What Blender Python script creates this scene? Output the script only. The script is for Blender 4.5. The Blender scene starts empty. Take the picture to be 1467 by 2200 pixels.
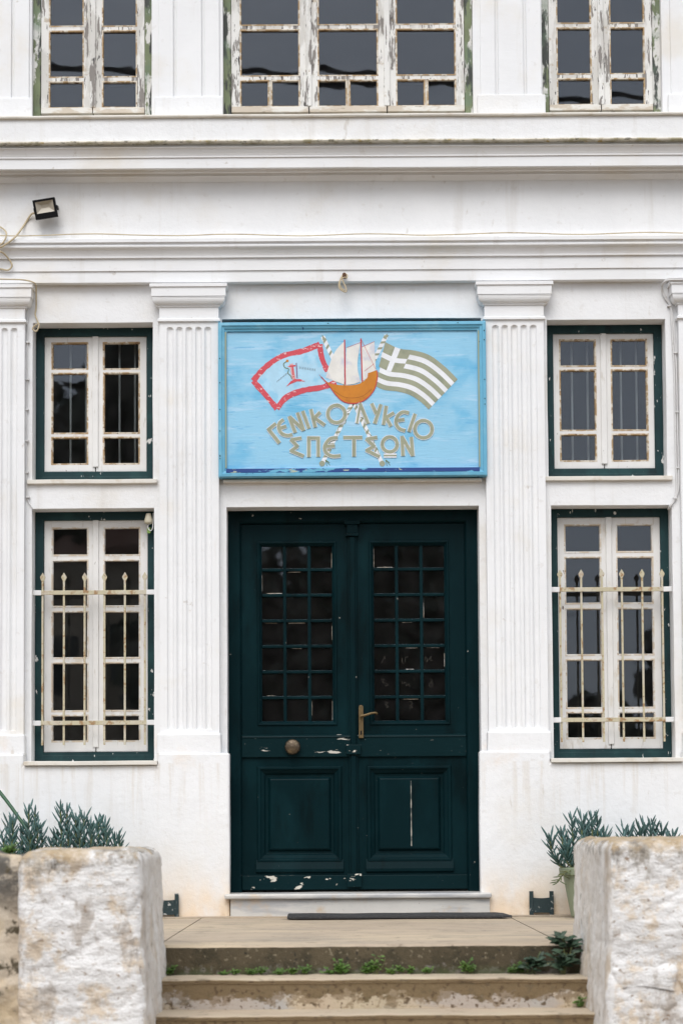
import bpy, bmesh, math, random
from mathutils import Vector, Matrix, noise
R = math.radians
rnd = random.Random(7)

# ------------------------------------------------------------------ camera, sky, sun, exposure
F, DIST, CAMX, CAMZ = 4158.0, 12.6, -0.082, 0.56       # focal length (photo px), metres to facade, camera x / height
TH, PHI = math.atan(0.054), R(0.35)                    # pitch up, roll
PPX, PPY = 733.0, 1557.0                               # principal point (rising-front lens)
fw = Vector((0, math.cos(TH), math.sin(TH))); u0 = Vector((0, -math.sin(TH), math.cos(TH))); r0 = Vector((1, 0, 0))
rr = r0*math.cos(PHI) - u0*math.sin(PHI); uu = r0*math.sin(PHI) + u0*math.cos(PHI)
sc = bpy.context.scene
cd = bpy.data.cameras.new('camera'); cam = bpy.data.objects.new('camera', cd); sc.collection.objects.link(cam)
cam.matrix_world = Matrix(((rr.x, uu.x, -fw.x, CAMX), (rr.y, uu.y, -fw.y, -DIST), (rr.z, uu.z, -fw.z, CAMZ), (0, 0, 0, 1)))
cd.sensor_fit = 'VERTICAL'; cd.sensor_height = 36; cd.sensor_width = 24; cd.lens = F/2200*36
cd.shift_y = (PPY-1100)/2200; cd.clip_end = 2000; cd.clip_start = 0.1
cd.dof.use_dof = True; cd.dof.focus_distance = DIST; cd.dof.aperture_fstop = 2.3
sc.camera = cam
SUN_EL, SUN_AZ = R(48), R(190)
w = bpy.data.worlds.new('World'); sc.world = w; w.use_nodes = True
wn = w.node_tree; bg = wn.nodes['Background']
sky = wn.nodes.new('ShaderNodeTexSky'); sky.sky_type = 'NISHITA'; sky.sun_disc = False
sky.sun_elevation = SUN_EL; sky.sun_rotation = SUN_AZ; sky.dust_density = 4.0; sky.air_density = 1.0
hs = wn.nodes.new('ShaderNodeHueSaturation'); hs.inputs['Saturation'].default_value = 0.55
wn.links.new(sky.outputs[0], hs.inputs['Color']); # cloud layer: an even grey-white overcast over the clear-sky radiance
ov = wn.nodes.new('ShaderNodeMix'); ov.data_type = 'RGBA'; ov.inputs[0].default_value = 0.7; ov.inputs[7].default_value = (4.65, 5.0, 5.55, 1)
wn.links.new(hs.outputs[0], ov.inputs[6]); wn.links.new(ov.outputs[2], bg.inputs[0]); bg.inputs[1].default_value = 0.14
sd = bpy.data.lights.new('sun', 'SUN'); sd.energy = 1.0; sd.angle = R(35); sd.color = (1.0, 0.99, 0.975)
so = bpy.data.objects.new('sun', sd); sc.collection.objects.link(so); so.location = (3, -20, 25)
sdir = Vector((math.sin(SUN_AZ)*math.cos(SUN_EL), math.cos(SUN_AZ)*math.cos(SUN_EL), math.sin(SUN_EL)))
so.rotation_euler = (-sdir).to_track_quat('-Z', 'Y').to_euler()
sc.view_settings.view_transform = 'Standard'; sc.view_settings.look = 'None'; sc.view_settings.gamma = 1
sc.view_settings.exposure = 0.66
sc.render.engine = 'CYCLES'; sc.cycles.use_denoising = True; sc.cycles.max_bounces = 8
sc.cycles.transparent_max_bounces = 12; sc.cycles.caustics_reflective = False; sc.cycles.caustics_refractive = False

# ------------------------------------------------------------------ helpers
def at(px, py, Y=0.0):
    a, b = px-PPX, PPY-py
    a, b = a*math.cos(PHI)+b*math.sin(PHI), -a*math.sin(PHI)+b*math.cos(PHI)
    d = fw*F + r0*a + u0*b
    t = (Y+DIST)/d.y
    return Vector((CAMX+d.x*t, Y, CAMZ+d.z*t))
def Z(py, Y=0.0): return at(757, py, Y).z
def lin(r, g, b):
    f = lambda c: (c/255/12.92) if c/255 <= .04045 else ((c/255+.055)/1.055)**2.4
    return (f(r), f(g), f(b))

class MB:
    def __init__(s): s.v = []; s.f = []; s.m = {}
    def vert(s, p):
        k = (round(p[0], 5), round(p[1], 5), round(p[2], 5))
        if k not in s.m: s.m[k] = len(s.v); s.v.append(Vector(p))
        return s.m[k]
    def face(s, pts):
        ids = []
        for p in pts:
            i = s.vert(p)
            if i not in ids: ids.append(i)
        if len(ids) > 2: s.f.append(ids)
    def box(s, x0, x1, y0, y1, z0, z1, weld=False):
        n = len(s.v)
        for x in (x0, x1):
            for y in (y0, y1):
                for z in (z0, z1): s.v.append(Vector((x, y, z)))
        for q in ((0, 1, 3, 2), (4, 6, 7, 5), (0, 4, 5, 1), (2, 3, 7, 6), (0, 2, 6, 4), (1, 5, 7, 3)): s.f.append([n+i for i in q])
        return s
    def loft(s, rings, close=True, cap=True):
        n0 = len(s.v); n = len(rings[0])
        for r in rings: s.v += [Vector(p) for p in r]
        for i in range(len(rings)-1):
            for j in range(n if close else n-1):
                a = n0+i*n+j; b = n0+i*n+(j+1) % n
                s.f.append([a, b, b+n, a+n])
        if cap and close:
            s.f.append([n0+j for j in reversed(range(n))]); s.f.append([n0+(len(rings)-1)*n+j for j in range(n)])
        return s
    def ring(s, x0, x1, z0, z1, prof, closed=True, bottom=True):
        # sweep a profile of (inset, y) round a rectangle with mitred corners
        rs = []
        for d, y in prof:
            rs.append([(x0+d, y, z0+(d if bottom else 0)), (x1-d, y, z0+(d if bottom else 0)), (x1-d, y, z1-d), (x0+d, y, z1-d)])
        if closed: rs.append(rs[0])
        if bottom: s.loft(rs, True, False)
        else:
            # three-sided (open at the bottom)
            rs = [[r[0], r[3], r[2], r[1]] for r in rs]
            s.loft(rs, False, False)
        return s
    def tube(s, pts, r, n=6, smooth=4, cap=True):
        P = [Vector(p) for p in pts]
        if smooth > 1 and len(P) > 2:
            Q = []
            for i in range(len(P)-1):
                p0 = P[max(i-1, 0)]; p1 = P[i]; p2 = P[i+1]; p3 = P[min(i+2, len(P)-1)]
                for k in range(smooth):
                    t = k/smooth
                    Q.append(.5*((2*p1)+(p2-p0)*t+(2*p0-5*p1+4*p2-p3)*t*t+(3*p1-p0-3*p2+p3)*t**3))
            Q.append(P[-1]); P = Q
        rings = []; up = Vector((0.1, -1, 0.2)).normalized()
        for i, p in enumerate(P):
            t = (P[min(i+1, len(P)-1)]-P[max(i-1, 0)]).normalized()
            a = t.cross(up)
            if a.length < 1e-4: a = t.cross(Vector((1, 0, 0)))
            a.normalize(); b = a.cross(t); up = b
            rad = r(i/(len(P)-1)) if callable(r) else r
            rings.append([p+(a*math.cos(6.28318*j/n)+b*math.sin(6.28318*j/n))*rad for j in range(n)])
        return s.loft(rings, True, cap)
    def lathe(s, c, prof, n=20):
        return s.loft([[(c[0]+r*math.cos(6.28318*j/n), c[1]+r*math.sin(6.28318*j/n), c[2]+z) for j in range(n)] for r, z in prof], True, True)
    def build(s, name, mat, parent=None, bevel=0, smooth=False, seg=1):
        me = bpy.data.meshes.new(name); me.from_pydata([tuple(v) for v in s.v], [], s.f); me.validate()
        bm = bmesh.new(); bm.from_mesh(me); bmesh.ops.recalc_face_normals(bm, faces=bm.faces); bm.to_mesh(me); bm.free()
        o = bpy.data.objects.new(name, me); sc.collection.objects.link(o)
        if mat: me.materials.append(mat)
        if parent is not None: o.parent = parent
        if smooth:
            for p in me.polygons: p.use_smooth = True
        if bevel:
            b = o.modifiers.new('bevel', 'BEVEL'); b.width = bevel; b.segments = 2 if seg == 1 else seg; b.limit_method = 'ANGLE'; b.angle_limit = R(30)
        return o
def empty(name, loc, label=None, cat=None, group=None):
    o = bpy.data.objects.new(name, None); sc.collection.objects.link(o); o.location = loc; o.empty_display_size = .1
    if label: tag(o, label, cat, group)
    return o
def tag(o, label=None, cat=None, group=None, kind=None):
    if label: o['label'] = label
    if cat: o['category'] = cat
    if group: o['group'] = group
    if kind: o['kind'] = kind
    return o
def rel(mb, root):            # geometry given in world space, root Empty elsewhere
    for v in mb.v: v -= root.location
    return mb
def wob(mb, amp=.002, s=2.2, ay=1.0):
    for v in mb.v:
        n = noise.noise_vector(v*s); n2 = noise.noise_vector(v*s*4.3)
        v += Vector((n.x+.4*n2.x, (n.y+.4*n2.y)*ay, n.z+.4*n2.z))*amp
    return mb
def lines(a, b, br, seg):
    xs = sorted(set([round(a, 5), round(b, 5)]+[round(x, 5) for x in br if a < x < b]))
    out = []
    for i in range(len(xs)-1):
        n = max(1, int(math.ceil((xs[i+1]-xs[i])/seg)))
        out += [xs[i]+(xs[i+1]-xs[i])*k/n for k in range(n)]
    return out+[xs[-1]]
def holed(x0, x1, z0, z1, holes, y0, depth, seg=.14, amp=.002):
    mb = MB()
    xs = lines(x0, x1, [h[0] for h in holes]+[h[1] for h in holes], seg)
    zs = lines(z0, z1, [h[2] for h in holes]+[h[3] for h in holes], seg)
    inc = {}
    for i in range(len(xs)-1):
        for k in range(len(zs)-1):
            cx, cz = (xs[i]+xs[i+1])/2, (zs[k]+zs[k+1])/2
            inc[i, k] = not any(h[0] < cx < h[1] and h[2] < cz < h[3] for h in holes)
    y1 = y0+depth
    for (i, k), ok in inc.items():
        if not ok: continue
        a, b, c, d = xs[i], xs[i+1], zs[k], zs[k+1]
        mb.face([(a, y0, c), (b, y0, c), (b, y0, d), (a, y0, d)])
        for di, dk, e in ((-1, 0, ((a, c), (a, d))), (1, 0, ((b, d), (b, c))), (0, -1, ((b, c), (a, c))), (0, 1, ((a, d), (b, d)))):
            if not inc.get((i+di, k+dk), False):
                (p, q), (r, t) = e
                mb.face([(p, y0, q), (r, y0, t), (r, y1, t), (p, y1, q)])
    if amp: wob(mb, amp)
    return mb
def prism(prof, x0, x1, seg=.16, amp=.0015):
    n = max(1, int((x1-x0)/seg)); mb = MB()
    mb.loft([[(x0+(x1-x0)*i/n, y, z) for y, z in prof] for i in range(n+1)], True, True)
    if amp: wob(mb, amp, 1.7)
    return mb

# ------------------------------------------------------------------ materials
def mat(name, col, rough=.7, layers=(), bump=0, bscale=40, bst=(1, 1, 1), var=.06, vscale=3, metal=0, spec=.5, bump2=None, bdist=.004):
    m = bpy.data.materials.new(name); m.use_nodes = True; nt = m.node_tree; N = nt.nodes; L = nt.links
    b = N['Principled BSDF']; b.inputs['Roughness'].default_value = rough; b.inputs['Metallic'].default_value = metal
    b.inputs['Specular IOR Level'].default_value = spec
    geo = N.new('ShaderNodeNewGeometry'); pos = geo.outputs['Position']
    def nz(scale, st=(1, 1, 1), detail=5, off=0, rough_=.6):
        mp = N.new('ShaderNodeMapping'); mp.inputs['Scale'].default_value = st; mp.inputs['Location'].default_value = (off*3.7, off*1.3, off*2.9)
        L.new(pos, mp.inputs['Vector'])
        t = N.new('ShaderNodeTexNoise'); t.inputs['Scale'].default_value = scale; t.inputs['Detail'].default_value = detail; t.inputs['Roughness'].default_value = rough_
        L.new(mp.outputs[0], t.inputs['Vector']); return t.outputs['Fac']
    def rng(src, lo, hi, a=0., b_=1.):
        r = N.new('ShaderNodeMapRange'); r.interpolation_type = 'SMOOTHSTEP'
        r.inputs['From Min'].default_value = lo; r.inputs['From Max'].default_value = hi; r.inputs['To Min'].default_value = a; r.inputs['To Max'].default_value = b_
        L.new(src, r.inputs['Value']); return r.outputs[0]
    def mul(a, b_):
        t = N.new('ShaderNodeMath'); t.operation = 'MULTIPLY'
        for i, q in enumerate((a, b_)):
            if isinstance(q, (int, float)): t.inputs[i].default_value = q
            else: L.new(q, t.inputs[i])
        return t.outputs[0]
    def mix(fac, a, b_):
        x = N.new('ShaderNodeMix'); x.data_type = 'RGBA'
        if isinstance(fac, (int, float)): x.inputs[0].default_value = fac
        else: L.new(fac, x.inputs[0])
        for i, q in ((6, a), (7, b_)):
            if isinstance(q, tuple): x.inputs[i].default_value = (*q, 1)
            else: L.new(q, x.inputs[i])
        return x.outputs[2]
    c0 = tuple(x*(1-var) for x in col); c1 = tuple(min(1, x*(1+var)) for x in col)
    cur = mix(rng(nz(vscale, off=1), .3, .7), c0, c1)
    hts = []
    for k, l in enumerate(layers):
        f = rng(nz(l.get('s', 5), l.get('st', (1, 1, 1)), l.get('d', 6), off=l.get('o', k+2), rough_=l.get('r', .6)), l['lo'], l['hi'])
        if 'zadd' in l:
            sep = N.new('ShaderNodeSeparateXYZ'); L.new(pos, sep.inputs[0])
            ma = N.new('ShaderNodeMath'); ma.operation = 'MULTIPLY_ADD'; ma.inputs[1].default_value = l['zadd'][1]; ma.inputs[2].default_value = -l['zadd'][0]*l['zadd'][1]
            L.new(sep.outputs[2], ma.inputs[0])
            ad = N.new('ShaderNodeMath'); ad.operation = 'ADD'; L.new(ma.outputs[0], ad.inputs[0]); L.new(nz(l.get('s', 5), l.get('st', (1, 1, 1)), l.get('d', 7), off=l.get('o', k+2), rough_=l.get('r', .7)), ad.inputs[1])
            f = rng(ad.outputs[0], l['lo'], l['hi'])
        if l.get('vert'):
            sn_ = N.new('ShaderNodeSeparateXYZ'); L.new(geo.outputs['True Normal'], sn_.inputs[0])
            ab = N.new('ShaderNodeMath'); ab.operation = 'ABSOLUTE'; L.new(sn_.outputs[2], ab.inputs[0]); f = mul(f, rng(ab.outputs[0], .75, .35))
        if 'z' in l:
            sep = N.new('ShaderNodeSeparateXYZ'); L.new(pos, sep.inputs[0])
            f = mul(f, rng(sep.outputs[2], l['z'][0], l['z'][1]))
        if 'z2' in l:
            sep = N.new('ShaderNodeSeparateXYZ'); L.new(pos, sep.inputs[0])
            f = mul(f, rng(sep.outputs[2], l['z2'][0], l['z2'][1]))
        f = mul(f, l.get('a', 1.))
        cur = mix(f, cur, l['c'])
        if l.get('h'): hts.append(mul(f, l['h']))
    L.new(cur, b.inputs['Base Color'])
    if bump:
        h = mul(nz(bscale, bst, 4, off=9), 1.)
        if bump2:
            ad = N.new('ShaderNodeMath'); ad.operation = 'ADD'; L.new(h, ad.inputs[0]); L.new(mul(nz(bump2[0], bump2[2] if len(bump2) > 2 else (1, 1, 1), 3, off=11), bump2[1]), ad.inputs[1]); h = ad.outputs[0]
        for q in hts:
            ad = N.new('ShaderNodeMath'); ad.operation = 'ADD'; L.new(h, ad.inputs[0]); L.new(q, ad.inputs[1]); h = ad.outputs[0]
        bp = N.new('ShaderNodeBump'); bp.inputs['Strength'].default_value = bump; bp.inputs['Distance'].default_value = bdist
        L.new(h, bp.inputs['Height']); L.new(bp.outputs[0], b.inputs['Normal'])
    return m
OCH = (.62, .44, .25); GRY = (.33, .32, .30)
m_wall = mat('limewash', (.795, .80, .805), .85, [
    dict(c=(.66, .60, .50), s=1.3, lo=.50, hi=.76, a=.45), dict(c=(.56, .52, .46), s=2.5, st=(4, 4, .30), lo=.55, hi=.76, a=.28), dict(c=(.58, .55, .51), s=17, lo=.62, hi=.70, a=.25), dict(c=(.42, .36, .28), s=6, st=(2.5, 1, .6), lo=.66, hi=.72, a=.35),
    dict(c=(.80, .60, .38), s=3, st=(1, 1, .6), lo=.28, hi=.6, z=(.42, .0), a=.75), dict(c=(.55, .40, .25), s=9, lo=.5, hi=.7, z=(.14, .0), a=.6),
    dict(c=(.74, .52, .32), s=4, lo=.5, hi=.75, z=(.9, 1.05), z2=(1.5, 1.1), a=.4), dict(c=(.56, .48, .37), s=7, st=(3, 3, .16), lo=.50, hi=.68, z=(.35, .97), z2=(1.0, .985), a=.3),
    dict(c=(.30, .27, .22), s=55, lo=.74, hi=.78, a=.8)], bump=.55, bscale=28, bump2=(130, .35), var=.025, bdist=.006)
m_trim = mat('painted_trim', (.795, .80, .805), .8, [
    dict(c=(.68, .60, .46), s=1.6, lo=.5, hi=.76, a=.45), dict(c=(.56, .52, .46), s=3, st=(3, 3, .4), lo=.57, hi=.76, a=.28), dict(c=(.58, .55, .51), s=17, lo=.62, hi=.70, a=.25), dict(c=(.40, .34, .26), s=8, st=(1, 1, 1), lo=.68, hi=.73, a=.4),
    dict(c=(.30, .27, .22), s=50, lo=.75, hi=.79, a=.8)], bump=.4, bscale=22, bst=(.4, 1, 1.6), bump2=(120, .3), var=.025, bdist=.004)
m_ledge = mat('lichen_ledge', (.66, .62, .53), .9, [dict(c=(.40, .36, .24), s=14, lo=.45, hi=.65), dict(c=(.14, .13, .09), s=24, lo=.56, hi=.68, a=.8), dict(c=(.45, .33, .13), s=18, lo=.58, hi=.7, o=9)], bump=.6, bscale=60)
m_peel = mat('peeling_white_paint', (.74, .73, .70), .75, [
    dict(c=(.50, .48, .44), s=9, st=(1, 1, .3), lo=.5, hi=.58, a=.6), dict(c=(.19, .17, .155), s=13, st=(2.2, 1, .32), lo=.565, hi=.59, h=-.6, a=.9),
    dict(c=(.06, .055, .055), s=26, st=(2, 1, .4), lo=.62, hi=.65, h=-.5), dict(c=(.42, .33, .22), s=11, lo=.62, hi=.7, a=.7)], bump=.6, bscale=50, bst=(2, 1, .3), bdist=.003)
m_rail = mat('bare_bleached_wood', (.56, .49, .40), .8, [dict(c=(.70, .68, .63), s=10, st=(.4, 1, 1), lo=.48, hi=.58), dict(c=(.22, .16, .11), s=30, st=(.3, 1, 1.5), lo=.62, hi=.7)], bump=.5, bscale=60, bst=(.2, 1, 1))
m_jamb = mat('flaking_green_jamb', (.17, .20, .115), .85, [
    dict(c=(.66, .65, .62), s=8, st=(1, 1, .5), lo=.51, hi=.55, h=.4), dict(c=(.06, .065, .06), s=10, st=(1.5, 1, .35), lo=.51, hi=.57, h=-.3), dict(c=(.15, .22, .15), s=6, lo=.5, hi=.7, a=.6)], bump=.6, bscale=45, var=.2)
m_cream = mat('cream_sash_paint', (.73, .72, .70), .65, [
    dict(c=(.50, .43, .33), s=6, st=(1, 1, .6), lo=.58, hi=.72, a=.6), dict(c=(.16, .12, .09), s=32, st=(1, 1, .5), lo=.70, hi=.725, h=-.4), dict(c=(.45, .40, .33), s=20, st=(2, 1, .3), lo=.6, hi=.7, a=.5)], bump=.35, bscale=45, bst=(1.5, 1, .4), bdist=.002)
m_putty = mat('old_putty', (.42, .29, .16), .85, [dict(c=(.68, .62, .52), s=22, lo=.46, hi=.56), dict(c=(.18, .10, .05), s=40, lo=.58, hi=.66)], bump=.7, bscale=120)
m_putty2 = mat('painted_putty', (.62, .53, .42), .8, [dict(c=(.72, .70, .66), s=18, lo=.45, hi=.56), dict(c=(.40, .27, .16), s=35, lo=.60, hi=.68)], bump=.7, bscale=120)
m_green = mat('dark_green_frame_paint', (.010, .036, .040), .5, [
    dict(c=(.02, .075, .075), s=5, lo=.5, hi=.75, a=.6), dict(c=(.006, .016, .018), s=8, st=(1, 1, .4), lo=.55, hi=.7, a=.8), dict(c=(.62, .62, .60), s=17, st=(1.4, 1, .7), lo=.655, hi=.675, h=.3), dict(c=(.4, .42, .4), s=70, lo=.72, hi=.74, a=.8)], bump=.4, bscale=40, bst=(2, 1, .3), bdist=.002, spec=.22)
m_door = mat('dark_teal_door_paint', (.0024, .0140, .0170), .36, [
    dict(c=(.005, .026, .031), s=3.5, st=(1, 1, .5), lo=.45, hi=.75, a=.7), dict(c=(.002, .007, .008), s=5, st=(1.6, 1, .4), lo=.5, hi=.7, a=.7), dict(c=(.50, .47, .42), s=24, st=(.7, 1, 1.2), lo=.715, hi=.73, h=-.3), dict(c=(.3, .33, .32), s=80, lo=.735, hi=.75, a=.7)], bump=.35, bscale=36, bst=(2, 1, .25), bdist=.002, spec=.06)
m_doorworn = mat('worn_door_rail_paint', (.0035, .017, .020), .40, [
    dict(c=(.62, .58, .50), s=11, st=(.55, 1, 1.5), lo=.605, hi=.625, h=-.4), dict(c=(.3, .33, .32), s=60, lo=.70, hi=.73, a=.7)], bump=.4, bscale=36, bst=(.3, 1, 2), bdist=.002, spec=.06)
m_doorlight = mat('scuffed_door_rail_paint', (.0035, .017, .020), .40, [dict(c=(.55, .52, .46), s=9, st=(.35, 1, 2.6), lo=.65, hi=.67, h=-.3, o=37), dict(c=(.3, .33, .32), s=60, lo=.70, hi=.73, a=.7)], bump=.4, bscale=36, bst=(.3, 1, 2), bdist=.002, spec=.06)
m_filler = mat('weathered_filler', (.40, .38, .33), .8, [dict(c=(.10, .11, .10), s=18, st=(1, 1, .8), lo=.5, hi=.58)], bump=.5)
m_iron = mat('cream_painted_iron', (.50, .45, .31), .6, [dict(c=(.30, .16, .06), s=26, lo=.52, hi=.62, a=.85), dict(c=(.55, .51, .42), s=9, lo=.5, hi=.6, a=.7), dict(c=(.16, .08, .04), s=70, lo=.62, hi=.7)], bump=.5, bscale=120)
m_white_end = mat('whitewashed_iron', (.74, .74, .74), .7, bump=.3)
m_innerbar = mat('interior_grille_paint', (.55, .56, .58), .6)
m_marble = mat('veined_marble', (.60, .58, .54), .4, [dict(c=(.33, .34, .36), s=3, st=(.5, 1, 3), lo=.48, hi=.66, a=.8), dict(c=(.55, .40, .24), s=6, lo=.55, hi=.75, a=.7), dict(c=(.2, .15, .1), s=35, lo=.68, hi=.74, a=.7)], bump=.2, bscale=40)
m_sill = mat('sill_stone', (.70, .67, .61), .7, [dict(c=(.52, .44, .33), s=8, lo=.5, hi=.7, a=.6), dict(c=(.25, .22, .18), s=40, lo=.68, hi=.74, a=.7)], bump=.4, bscale=50)
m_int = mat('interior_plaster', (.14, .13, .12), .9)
m_brass = mat('aged_brass', (.17, .12, .06), .5, [dict(c=(.12, .09, .05), s=30, lo=.5, hi=.7, a=.7)], metal=.85, bump=.2, bscale=80)
m_bronze = mat('dull_bronze_knob', (.10, .075, .05), .42, [dict(c=(.20, .15, .09), s=25, lo=.5, hi=.7)], metal=.7, bump=.2, bscale=60)
m_black = mat('black_plastic', (.007, .007, .008), .5, var=.1, spec=.15)
m_lampglass = mat('lamp_reflector', (.40, .36, .29), .4, var=.12)
m_cable = mat('beige_cable', (.52, .43, .28), .6, [dict(c=(.30, .23, .14), s=14, lo=.5, hi=.65, a=.6)])
m_cablew = mat('white_painted_cable', (.66, .655, .65), .6, [dict(c=(.45, .43, .40), s=14, lo=.5, hi=.7, a=.6)])
m_mat = mat('rubber_mat', (.035, .035, .037), .85, [dict(c=(.075, .072, .068), s=60, lo=.5, hi=.65)], bump=1, bscale=260, bdist=.006)
m_land = mat('landing_cement', (.43, .345, .255), .88, [
    dict(c=(.56, .45, .31), s=1.6, st=(.35, 1.1, 1), lo=.46, hi=.66, a=.8, r=.7), dict(c=(.31, .265, .21), s=2.4, st=(.4, 1.1, 1), lo=.50, hi=.68, a=.8, o=21, r=.7), dict(c=(.27, .22, .16), s=6, lo=.54, hi=.7, a=.6),
    dict(c=(.10, .08, .06), s=55, lo=.66, hi=.70, a=.85), dict(c=(.17, .13, .09), s=11, lo=.62, hi=.68, a=.6), dict(c=(.14, .11, .075), s=3, zadd=(-.012, -18), lo=.56, hi=.7, a=.8)], bump=.6, bscale=60, bump2=(8, .6))
m_riser = mat('mossy_landing_edge', (.085, .066, .038), .92, [
    dict(c=(.045, .037, .02), s=9, lo=.45, hi=.6, a=.8), dict(c=(.22, .20, .18), s=13, zadd=(-.10, -3.5), lo=.56, hi=.68, a=.75), dict(c=(.26, .22, .15), s=45, lo=.60, hi=.68, a=.7),
    dict(c=(.05, .065, .022), s=10, lo=.4, hi=.58, z=(-.09, -.15), a=.85), dict(c=(.035, .03, .02), s=40, lo=.60, hi=.66)], bump=.9, bscale=60, bump2=(170, .5), var=.2, bdist=.006)
def stepmat(zc):
    return mat('stained_step', (.50, .42, .30), .92, [
        dict(c=(.38, .39, .40), s=2.0, st=(.7, 1, 1.4), lo=.50, hi=.60, a=.85, vert=1), dict(c=(.47, .36, .27), s=2, lo=.35, hi=.6, a=.5),
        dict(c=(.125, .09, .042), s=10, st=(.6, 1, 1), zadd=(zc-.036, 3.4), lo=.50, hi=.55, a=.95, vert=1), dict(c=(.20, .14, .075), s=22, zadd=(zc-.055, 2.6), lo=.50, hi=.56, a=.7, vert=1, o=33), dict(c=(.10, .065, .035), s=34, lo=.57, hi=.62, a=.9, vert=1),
        dict(c=(.12, .095, .06), s=16, st=(.5, 1, 1.2), lo=.60, hi=.68, a=.6)], bump=.8, bscale=45, bump2=(160, .5), var=.12, bdist=.006)
m_pier = mat('whitewashed_rubble', (.80, .785, .765), .92, [
    dict(c=(.62, .48, .32), s=5, lo=.50, hi=.63, a=.75, r=.7), dict(c=(.40, .34, .28), s=7, st=(1, 1, .5), lo=.53, hi=.64, a=.75, r=.7), dict(c=(.33, .29, .235), s=6, st=(1, 1, .5), zadd=(.42, 1.1), lo=.44, hi=.58, a=.9, r=.75),
    dict(c=(.15, .13, .105), s=11, st=(1, 1, .6), zadd=(.45, 1.2), lo=.50, hi=.62, a=.8, o=29, r=.75), dict(c=(.50, .36, .20), s=4, zadd=(.36, .9), lo=.53, hi=.66, a=.65, o=17),
    dict(c=(.28, .19, .12), s=24, st=(1, 1, 1.6), lo=.61, hi=.67, a=.85), dict(c=(.55, .53, .50), s=26, st=(1, 1, 2.4), lo=.55, hi=.66, a=.5)], bump=.9, bscale=26, bst=(1, 1, 2.0), bump2=(100, .5), var=.04, bdist=.010)
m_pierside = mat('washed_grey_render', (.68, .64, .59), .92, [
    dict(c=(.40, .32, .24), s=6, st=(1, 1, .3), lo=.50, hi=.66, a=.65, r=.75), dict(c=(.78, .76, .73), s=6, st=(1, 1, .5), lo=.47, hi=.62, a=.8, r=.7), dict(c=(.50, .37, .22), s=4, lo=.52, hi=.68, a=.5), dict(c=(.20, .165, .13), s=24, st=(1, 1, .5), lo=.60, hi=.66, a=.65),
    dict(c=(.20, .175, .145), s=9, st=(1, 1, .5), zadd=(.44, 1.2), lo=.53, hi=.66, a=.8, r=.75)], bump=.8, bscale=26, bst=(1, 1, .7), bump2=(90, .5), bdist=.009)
m_oldwall = mat('unpainted_rubble_wall', (.55, .47, .37), .92, [dict(c=(.10, .092, .08), s=10, lo=.36, hi=.52, z=(.16, .32), a=.95), dict(c=(.60, .48, .32), s=4, lo=.48, hi=.66), dict(c=(.10, .08, .05), s=12, lo=.56, hi=.64)], bump=1, bscale=24, bdist=.012, var=.15)
m_ground = mat('courtyard_paving', (.135, .088, .047), .9, [dict(c=(.10, .065, .034), s=.8, lo=.4, hi=.6)], bump=.3)
m_soil = mat('potting_soil', (.05, .035, .025), .95, bump=1, bscale=90)
m_pot = mat('sage_green_pot', (.235, .275, .185), .6, [dict(c=(.36, .38, .27), s=8, lo=.5, hi=.7, a=.6), dict(c=(.12, .13, .08), s=14, lo=.6, hi=.7, a=.6)], bump=.2)
def leafmat(name, col, col2, tr=.15):
    m = mat(name, col, .55, [dict(c=col2, s=7, lo=.42, hi=.62), dict(c=tuple(x*.5 for x in col), s=25, lo=.52, hi=.66, a=.8), dict(c=(.24, .22, .09), s=21, lo=.67, hi=.71, a=.9)], var=.25)
    return m
m_dead = dict(c=(.26, .22, .10), s=18, lo=.66, hi=.70)
m_succ = leafmat('blue_green_succulent', (.055, .125, .115), (.085, .165, .160))
m_succ2 = leafmat('succulent_stem', (.11, .15, .06), (.16, .17, .07))
m_weed = leafmat('fresh_weed_leaf', (.060, .125, .018), (.10, .18, .03))
m_fig = leafmat('dark_weed_leaf', (.028, .060, .032), (.05, .085, .05))
m_tree = leafmat('tree_leaf', (.035, .055, .022), (.05, .07, .03))
m_bark = mat('tree_bark', (.10, .075, .05), .9, bump=.6)
m_hose = mat('green_plastic', (.02, .085, .035), .4)
m_slate = mat('dark_green_scraper_paint', (.012, .030, .034), .6, [dict(c=(.45, .45, .43), s=38, lo=.60, hi=.64, a=.85)], bump=.5, bscale=60)
m_pole = mat('weathered_pole', (.22, .17, .12), .9)

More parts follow.
